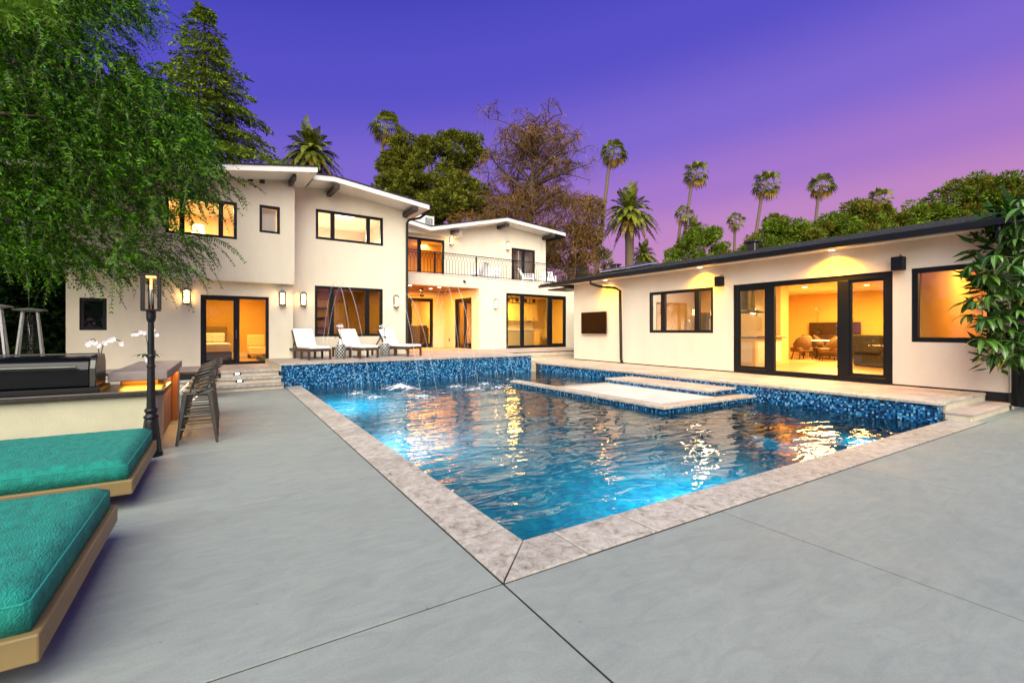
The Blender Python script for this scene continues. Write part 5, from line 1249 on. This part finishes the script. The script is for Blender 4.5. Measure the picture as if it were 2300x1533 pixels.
# --- brighter near branch in the top left corner
root = Vector((-5.2, 5.4, -.098)); nt_ = thing('overhanging_tree', 'tree with bright yellow-green leaves overhanging the top left corner', 'tree', root); rl_ = np.array(root)
P0, D0, Ls = [], [], []
for k in range(150):
    x, y = random.uniform(-160, 95), random.uniform(-110, 40 - 10 * random.random())
    P0.append(np.array(atd(x, y, random.uniform(5.6, 7.4))) - rl_); D0.append(nrm(CR * random.uniform(-.3, .8) + CF * random.uniform(-.5, .5))); Ls.append(random.uniform(.22, .42))
LV, SV = strands(P0, D0, Ls, step=.035, lf=(.14, .026), droop=.65)
quads('crown', LV, 'leaf_bright', nt_); tb = MB(); a = limb(tb, (0, 0, 0), (.3, .2, 4.6), .16, .09, .1)
for k in range(8): limb(tb, a[-1], Vector(P0[k * 18]), .05, .012, .15, 7)
tb.build('trunk', 'bark', nt_, smooth=True)

# --- generic leafy crown built from clumps
def clumps(centers, radii, per, ls, lw, flat=.6, jit=.35):
    V = []
    for c, r_ in zip(centers, radii):
        d = nrm(rng.normal(size=(per, 3))); rad = r_ * rng.uniform(.25, 1.0, (per, 1)) ** .5
        p = np.asarray(c) + d * rad * np.array([1, 1, flat]); dr = d * np.array([1, 1, .5]) + rng.normal(size=(per, 3)) * jit + UP * .15
        V.append(leaves(p, dr, ls * rng.uniform(.6, 1.3, per), lw * rng.uniform(.7, 1.3, per)))
    return np.concatenate(V)
def bushy(name, label, root, ells, nclump, per, ls, lw, m, cr_r, group=None, m_trunk='bark', tr=.16, flat=.6, extra=None, cat='tree'):
    t = thing(name, label, cat, root, 0, group); C, Rr = [], []
    for (c, rx, rz) in ells:
        c = np.asarray(c, float) - np.array(root)
        for k in range(nclump):
            d = rng.normal(size=3); d /= np.linalg.norm(d); s_ = rng.uniform(.35, 1.0) ** .4
            C.append(c + d * s_ * np.array([rx, rx, rz])); Rr.append(cr_r * rng.uniform(.6, 1.25))
    quads('crown', clumps(C, Rr, per, ls, lw, flat), m, t)
    if extra:
        quads('crown', clumps([C[i] for i in range(0, len(C), extra[1])], [r_ * 1.1 for r_ in Rr[::extra[1]]], int(per * extra[2]), ls, lw, flat), extra[0], t)
    b = MB(); c0 = Vector(ells[0][0]) - Vector(root); fork = c0 * .55; fork.z = max(.5, c0.z - ells[0][2] * .8)
    limb(b, (0, 0, 0), fork, tr, tr * .7, .05)
    for i in range(0, len(C), max(1, len(C) // 14)): limb(b, fork, Vector(C[i]), tr * .4, tr * .08, .15)
    b.build('trunk', m_trunk, t, smooth=True); return t

# --- deodar cedar behind the house
def cedar(px, ytop, depth, label, k_w=.47, zb=7.0):
    top = atd(px, ytop, depth); root = Vector((top.x, top.y, -.098)); t = thing('cedar_tree', label, 'tree', root); H_ = top.z + .098
    b = MB(); b.tube([(0, 0, 0), (.1, 0, H_ * .5), (0, .05, H_ * .8), (0, 0, H_ - .2)], [.42, .26, .12, .03], 8, cap=False); V = []
    z_ = H_ - .25; lev = 0
    while z_ > zb:
        R_ = (.25 + (H_ - z_) * k_w) * rng.uniform(.86, 1.1); nb = int(min(15, 7 + R_ * 1.8))
        for q in range(nb):
            a = 2 * math.pi * (q + rng.random()) / nb; dh = np.array([math.cos(a), math.sin(a), 0]); sdv = np.array([-dh[1], dh[0], 0]); L = R_ * rng.uniform(.6, 1.12); zb_ = z_ + rng.uniform(-.25, .25)
            m_ = max(4, int(L / .22)); s_ = np.linspace(.12, 1, m_)[:, None]
            p = np.array([0, 0, zb_]) + dh * L * s_ + UP * (L * (.12 * s_ - .36 * s_ * s_))
            b.tube([Vector((0, 0, zb_))] + [Vector(v) for v in p[::max(1, m_ // 4)]], [.035 * L ** .5] + [.02] * len(p[::max(1, m_ // 4)]), 4, cap=False)
            for i in range(m_):
                tw = (.62 * math.sin(math.pi * min(1, .25 + .8 * s_[i, 0])) + .12) * min(1.3, .35 + L * .28)
                for sg in (-1, 1):
                    nq = 5; f = rng.uniform(.1, 1, (nq, 1)); c_ = p[i] + sdv * sg * tw * f + dh * tw * .5 * f - UP * tw * .35 * f * f
                    dr = sdv * sg * .6 + dh * .6 - UP * .35 + rng.normal(size=(nq, 3)) * .35
                    V.append(leaves(c_, dr, rng.uniform(.22, .42, nq), rng.uniform(.07, .13, nq), side=UP + rng.normal(size=(nq, 3)) * .5))
        z_ -= (.55 + .05 * lev ** .5) * rng.uniform(.8, 1.2); lev += 1
    quads('crown', np.concatenate(V), 'leaf_cedar', t); b.build('trunk', 'bark', t, smooth=True)
cedar(458, 8, 30, 'tall green cedar with drooping tiers behind the left house wing', .58, 7.5)
cedar(285, 120, 36, 'second cedar half hidden behind the weeping tree', .5, 8.0)

# --- palms
def feather_crown(n_f=92, L=3.0, seed=1):
    r_ = np.random.default_rng(seed); V, Dd = [], []
    for k in range(n_f):
        a = k * 2.399963; el = R(86 - 118 * (k / n_f) ** .85) + r_.normal() * .08; ll = L * r_.uniform(.88, 1.08)
        dh = np.array([math.cos(a), math.sin(a), 0]); sd = np.array([-dh[1], dh[0], 0]); s_ = np.linspace(0.03, 1, 34)[:, None]
        drp = .62 if el > 0 else .35
        p = dh * ll * s_ * max(.25, math.cos(el)) * (1 - .12 * s_) + UP * ll * (math.sin(el) * s_ - drp * s_ ** 2.1 * (math.cos(el) + .15))
        tg = nrm(np.gradient(p, axis=0)); wv_ = ll * .15 * np.sin(np.pi * np.clip(.12 + .86 * s_, 0, 1)) + .04
        for sg in (-1, 1):
            dr = tg * .75 + sd * sg * .72 - UP * .22 + r_.normal(size=p.shape) * .07
            q = leaves(p, dr, wv_[:, 0], .075 * ll / 3 + 0 * wv_[:, 0], side=np.cross(tg, sd) + r_.normal(size=p.shape) * .2)
            (Dd if k > n_f * .88 else V).append(q)
        w_ = sd * .025 * ll / 3; V.append(np.stack([p[:-1] - w_, p[:-1] + w_, p[1:] + w_ * .6, p[1:] - w_ * .6], axis=1))
    return np.concatenate(V), np.concatenate(Dd)
FV, FD = feather_crown()
def feather_palm(px, py, depth, rpx, label, trunk_r=.34):
    c = atd(px, py, depth); s_ = rpx * depth / FPX / 2.55; root = Vector((c.x, c.y, -.098)); t = thing('feather_palm', label, 'palm', root, random.uniform(0, 6), 'feather palms')
    h_ = c.z + .098; quads('crown', FV * s_ + np.array([0, 0, h_]), 'leaf_palm', t); quads('dry_fronds', FD * s_ + np.array([0, 0, h_ - .1]), 'leaf_palm_dry', t)
    MB().tube([(0, 0, 0), (0, 0, h_ * .5), (0, 0, h_ - .9 * s_), (0, 0, h_ - .35 * s_), (0, 0, h_ + .1)], [trunk_r, trunk_r * .85, trunk_r * .85, trunk_r * 1.35, trunk_r * .5], 12).build('trunk', 'palm_bark', t, smooth=True)
feather_palm(698, 345, 36, 72, 'feather palm rising behind the roof of the left house wing')
feather_palm(1414, 478, 46, 66, 'large round feather palm right of the bare brown tree', .5)
feather_palm(1446, 574, 50, 36, 'small feather palm at foot of the large round palm', .3)
feather_palm(958 + 600, 520, 60, 34, 'feather palm among green trees left of the tiled roof', .3)
def fan_crown(n_f=34, seed=2):
    r_ = np.random.default_rng(seed); V, Dd = [], []
    for k in range(n_f):
        a = k * 2.399963; el = R(80 - 150 * (k / n_f)) + r_.normal() * .1; dh = np.array([math.cos(a), math.sin(a), 0]); d = dh * math.cos(el) + UP * math.sin(el); sd = np.array([-dh[1], dh[0], 0]); nv = np.cross(sd, d); ro = r_.uniform(-1.0, 1.0); sd = sd * math.cos(ro) + nv * math.sin(ro); nv = np.cross(sd, d)
        c = d * r_.uniform(.50, .70); nb = 11
        for j in range(nb):
            th = (j / (nb - 1) - .5) * R(165); e_ = d * math.cos(th) + sd * math.sin(th); l_ = .62 * r_.uniform(.8, 1.1)
            mid = c + e_ * l_ * .6; tip = c + e_ * l_ * .85 - UP * l_ * .38; w_ = np.cross(e_, nv) * .045
            q = np.array([[c, mid + w_, tip, mid - w_]]); (Dd if k > n_f * .87 else V).append(q)
        w_ = sd * .018; V.append(np.array([[w_ * 0, c - w_, c, c + w_]]))
    return np.concatenate(V), np.concatenate(Dd)
FANS = [fan_crown(30, 2), fan_crown(25, 5), fan_crown(34, 9)]
def fan_palm(px, py, depth, rpx, lean, label):
    c = atd(px, py, depth); s_ = rpx * depth / FPX / .98; h_ = c.z + .098
    root = Vector((c.x - RX * lean * h_, c.y - RY * lean * h_, -.098)); t = thing('fan_palm', label, 'palm', root, 0, 'tall thin fan palms'); top = Vector((RX * lean * h_, RY * lean * h_, h_))
    WV, WD = random.choice(FANS); t.rotation_euler = (0, 0, 0)
    o = np.array(top); quads('crown', WV * s_ + o, 'leaf_palm', t); quads('dry_fronds', WD * s_ + o - np.array([0, 0, .03 * s_]), 'leaf_palm_dry', t)
    pts = [top * f + Vector((0, 0, 0)) for f in (0, .35, .7, .93, 1.0)]; pts = [Vector((p.x * (.9 if 0 < i < 4 else 1), p.y * (.9 if 0 < i < 4 else 1), p.z)) for i, p in enumerate(pts)]
    MB().tube(pts, [.32, .26, .21, .19, .22], 9).build('trunk', 'palm_bark', t, smooth=True)
for a in ((868, 286, 60, 37, .10, 'tall fan palm left of the rounded green tree'), (1377, 343, 55, 31, .13, 'tall leaning fan palm right of the bare brown tree'), (1563, 390, 62, 29, .16, 'tall fan palm standing over the short one'),
          (1535, 482, 62, 21, .14, 'short fan palm just left of a taller one'), (1721, 414, 62, 31, .17, 'leaning fan palm in the middle of the right sky'), (1845, 416, 64, 29, .12, 'rightmost tall fan palm against the pink sky'),
          (1652, 497, 75, 20, .03, 'small distant fan palm above the beige tiled roof'), (1975, 448, 50, 26, .05, 'fan palm top poking out of the right hedge'), (1735, 500, 50, 24, .05, 'low fan palm at the left end of the right hedge')):
    fan_palm(*a)

# --- rounded green cedar-like tree and bare brown tree
def E(px, py, depth, rpx, zpx): return (tuple(atd(px, py, depth)), rpx * depth / FPX, zpx * depth / FPX)
c = atd(975, 400, 35)
bushy('rounded_tree', 'dense olive green tree between the tall fan palm and the bare tree', (c.x, c.y, -.098), [E(965, 400, 35, 62, 52), E(1030, 345, 36, 55, 45), E(905, 430, 34, 45, 50), E(1040, 440, 34, 55, 45), E(930, 340, 37, 45, 32), E(985, 470, 32, 60, 30), E(890, 370, 36, 35, 30)], 44, 230, .27, .095, 'leaf_green', .62, tr=.34, flat=.45)
root = atd(1192, 743, 31); root.z = -.098; bt = thing('bare_tree', 'large brown nearly leafless tree with drooping twigs behind the balcony', 'tree', root); rl_ = np.array(root)
b = MB(); H_ = atd(1205, 280, 31).z
tr = [Vector((0, 0, 0)), Vector((.1, .1, H_ * .3)), Vector((-.05, 0, H_ * .55)), Vector((.2, .1, H_ * .8)), Vector((.45, 0, H_))]
b.tube(tr, [.36, .30, .22, .12, .04], 9, cap=False); tips = []; RW = np.array([RX, RY, 0])
def along(t):
    f = t * 4; i = min(3, int(f)); return tr[i].lerp(tr[i + 1], f - i)
for k in range(72):
    t_ = random.uniform(.30, .98); a0 = along(t_); az = random.uniform(0, 2 * math.pi)
    w_ = 4.7 * math.sqrt(max(.03, 1 - ((t_ - .50) / .54) ** 2)) * random.uniform(.55, 1.0)
    d = Vector((math.cos(az), math.sin(az), random.uniform(.05, .55))); e_ = a0 + d * w_
    f = limb(b, a0, e_, .10 * (1.2 - t_) + .03, .018, .22, 8, sag=.4)
    for q in range(5):
        s_ = random.choice(f[2:]); e2 = s_ + Vector((random.uniform(-1, 1), random.uniform(-1, 1), random.uniform(-.3, .6))).normalized() * random.uniform(.6, 1.8)
        tips.append(limb(b, s_, e2, .03, .010, .25, 5, sag=.15))
    tips.append(f)
b.build('trunk', 'bark_grey', bt, smooth=True)
TW = []
def twig(p0, L, w0, dirv, drp):
    m_ = 6; s_ = np.linspace(0, 1, m_)[:, None]; p = p0 + dirv * L * s_ * (1 - .4 * s_) - UP * L * drp * s_ ** 1.8 + rng.normal(size=(m_, 3)) * .035
    sd = nrm(np.cross(np.gradient(p, axis=0), rng.normal(size=3))) * (w0 * (1.15 - s_)); TW.append(np.stack([p[:-1] - sd[:-1], p[:-1] + sd[:-1], p[1:] + sd[1:], p[1:] - sd[1:]], axis=1))
for k in range(5600):
    f = random.choice(tips); s_ = random.choice(f[1:]); dv = nrm(rng.normal(size=3) * np.array([1, 1, .5])); twig(np.array(s_) + rng.normal(size=3) * .08, random.uniform(.5, 1.35), .016, dv, random.uniform(.4, .95))
for k in range(5200):      # thicket of dead twigs below
    x, y = random.uniform(1010, 1345), random.uniform(440, 640)
    if x < 1090 and y < 470: continue
    twig(np.array(atd(x, y, random.uniform(29, 32.5))) - rl_, random.uniform(.5, 1.5), .022, nrm(rng.normal(size=3)), random.uniform(.1, .8))
quads('twigs', np.concatenate(TW), 'twig_brown', bt)
c = atd(1285, 560, 33.5); bushy('thicket_shrub', 'dark olive brown shrub mass below the bare tree', (c.x, c.y, -.098), [E(1270, 560, 33.5, 60, 60), E(1180, 570, 34, 70, 45), E(1320, 500, 34, 32, 70), E(1090, 500, 34, 60, 40), E(1330, 600, 33, 45, 40)], 22, 150, .22, .07, 'leaf_green', .6, extra=('twig_brown', 2, 1.2), cat='shrub')
c = atd(1180, 450, 33); bushy('brown_tree', 'brown-needled tree clump left behind the bare trunk', (c.x, c.y, -.098), [E(1140, 420, 33.5, 55, 55), E(1215, 330, 33, 45, 55), E(1120, 470, 33, 60, 40), E(1270, 400, 33, 60, 70), E(1180, 480, 33, 70, 60)], 10, 150, .32, .04, 'twig_brown', .6, m_trunk='bark_grey', tr=.2)

# --- trees and hedge behind the low house
hl = 'leafy hedge tree behind the low house, '
for px, yt, rpx, dep, m_, w_ in ((1570, 505, 52, 33, 'leaf_hedge', 'left of the beige tiled roof'), (1745, 498, 62, 27, 'leaf_hedge', 'just right of the beige tiled roof'), (1845, 478, 62, 27, 'leaf_hedge', 'under the rightmost tall fan palm'), (1930, 462, 58, 27, 'leaf_hedge', 'with rusty tinge, left of the small palm top'),
                                 (2010, 458, 56, 27, 'leaf_hedge', 'with rusty tinge, right of the small palm top'), (2085, 440, 50, 28, 'leaf_hedge', 'in the dip before the tallest hedge'), (2160, 395, 66, 27, 'leaf_hedge', 'first of the tallest group'), (2245, 390, 64, 26, 'leaf_hedge', 'second of the tallest group'), (2330, 392, 66, 25, 'leaf_hedge', 'at the right picture edge')):
    top = atd(px, yt, dep); rz = (top.z - 2.6) / 2; rx = rpx * dep / FPX
    bushy('hedge_tree', hl + w_, (top.x, top.y, -.098), [((top.x, top.y, top.z - rz), rx * 1.3, rz)], 130, 250, .18, .075, m_, .48, 'hedge trees behind the low house', tr=.10, flat=.8, extra=('leaf_hedge_rust', 3 if 1900 < px < 2050 else 7, 1.0))
# dark hedge at the left behind the heaters
bushy('dark_hedge', 'dark hedge behind the patio heaters at the left', (-8.0, 20.5, -.098), [((-8.5 + k * 1.2, 20.6 + .3 * (k % 2), 2.1), 1.2, 2.2) for k in range(4)] + [((-9.5, 17 - 2.2 * k, 2.0), 1.1, 2.1) for k in range(4)] + [((-6.3, 21.5, 2.6), 1.2, 2.4), ((-5.4, 20.5, 2.2), 1.0, 2.4), ((-5.2, 22.5, 2.6), 1.0, 2.6)], 34, 170, .24, .11, 'leaf_dark', .5, cat='hedge')

# --- neighbour's tiled roof
c = atd(1600, 590, 36); nb_ = thing('neighbour_house', 'neighbouring house with beige tiled roof behind the low house', 'house', (c.x, c.y, 0), -YAW)
MB().box(-2.6, 0, -.09, 5.0, 6, 5.6).build('wall', 'stucco_house2', nb_)
for k in range(9):
    f0, f1 = k / 9, (k + 1.25) / 9; b = MB(); z0, z1_ = 5.55 + 1.75 * f0, 5.55 + 1.75 * f1; y0, y1_ = -.5 + 3.2 * f0, -.5 + 3.2 * f1; xa, xb = -3.0 + 1.5 * f0, 5.4
    q = xa
    while q < xb:
        b.add([(q, y0, z0), (q + .27, y0, z0), (q + .27, y1_, z1_ - .05), (q, y1_, z1_ - .05), (q, y0, z0 + .11), (q + .27, y0, z0 + .11), (q + .27, y1_, z1_ + .02), (q, y1_, z1_ + .02), ], [(0, 1, 5, 4), (4, 5, 6, 7), (0, 4, 7, 3), (1, 2, 6, 5)]); q += .285
    b.build('tile_course', 'tile_roof', nb_)
MB().box(-1.2, 2.5, 7.0, 5.3, 2.9, 7.36).build('ridge_cap', 'tile_roof', nb_, bevel=.08, seg=2)

# --- big-leaved plant at the right edge
root = Vector((12.2, 1.25, -.001)); up = thing('umbrella_plant', 'large glossy plant with drooping finger-like leaves at the right edge', 'plant', root)
def blade(L, w_, drp):
    b = MB(); n_ = 6
    for i in range(n_ + 1):
        s_ = i / n_; ww = w_ * math.sin(math.pi * min(1, .10 + .88 * s_)) ** .8 * (1 if i < n_ else .05); x = L * (s_ - .16 * s_ ** 3); z_ = -drp * L * s_ ** 2.2 + .10 * L * s_
        b.v += [(x, -ww, z_ + ww * .28), (x, 0, z_), (x, ww, z_ + ww * .28)]
    for i in range(n_):
        a = i * 3; b.f += [(a, a + 1, a + 4, a + 3), (a + 1, a + 2, a + 5, a + 4)]
    return b.mesh('leaf', 'leaf_umbrella', True, recalc=False)
BL = [blade(.37, .046, .45), blade(.32, .042, .65), blade(.26, .036, .85)]
sm = MB(); limb(sm, (0, 0, 0), (.05, .15, 1.3), .05, .04, .05); limb(sm, (.05, .15, 1.3), (.1, .4, 2.9), .04, .02, .1)
spots = [(2290, 450, 8.2), (2262, 470, 8.5), (2235, 575, 7.7), (2185, 600, 8.2), (2215, 620, 8.0), (2255, 560, 8.3), (2285, 540, 7.8), (2190, 680, 8.0), (2225, 665, 7.6), (2265, 650, 7.8), (2295, 630, 7.6), (2180, 710, 8.1), (2215, 720, 7.7), (2250, 715, 7.6), (2290, 700, 7.5), (2210, 765, 7.8), (2245, 775, 7.7), (2280, 770, 7.6), (2235, 800, 7.9), (2270, 810, 7.8), (2300, 800, 7.5), (2310, 500, 7.8), (2310, 580, 7.6), (2315, 740, 7.5), (2240, 640, 8.2), (2270, 600, 7.7), (2275, 510, 8.0), (2320, 660, 7.4), (2300, 470, 7.7), (2260, 740, 8.0)]
nl = 0
for px, py, dep in spots:
    c = atd(px, py, dep) - root
    limb(sm, Vector((.08, .3, max(.4, min(2.7, c.z - .35)))), c, .016, .007, .12)
    for k in range(10):
        a = k * 2 * math.pi / 10 + random.uniform(-.2, .2); inst('leaf', BL[k % 3], up, c + Vector((0, 0, .02)), (random.uniform(-.2, .2), random.uniform(-.15, .45), a), [random.uniform(.6, 1.2)] * 3); nl += 1
sm.build('stems', 'bark', up, smooth=True)

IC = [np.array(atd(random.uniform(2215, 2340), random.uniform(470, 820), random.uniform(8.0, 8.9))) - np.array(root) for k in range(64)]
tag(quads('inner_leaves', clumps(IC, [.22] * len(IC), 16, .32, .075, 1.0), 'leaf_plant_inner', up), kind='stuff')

# --- trees behind the camera, seen only as reflections in the panes and the pool
for k, (x, y, h_, r_, l) in enumerate(((-9, -9, 5.2, 2.6, 'leafy garden tree behind the camera at far left'), (-3.5, -12, 6.0, 2.8, 'leafy garden tree behind the camera, second from left'), (2.5, -13.5, 5.4, 2.6, 'leafy garden tree straight behind the camera'), (8.5, -12.5, 6.4, 3.0, 'leafy garden tree behind the camera to the right'), (15, -9.5, 5.6, 2.8, 'leafy garden tree behind the camera at far right'))):
    bushy('garden_tree', l, (x, y, -.098), [((x, y, h_ * .55), r_, h_ * .45)], 60, 90, .36, .16, 'leaf_hedge', .7, 'garden trees behind the camera', tr=.15, flat=.8)
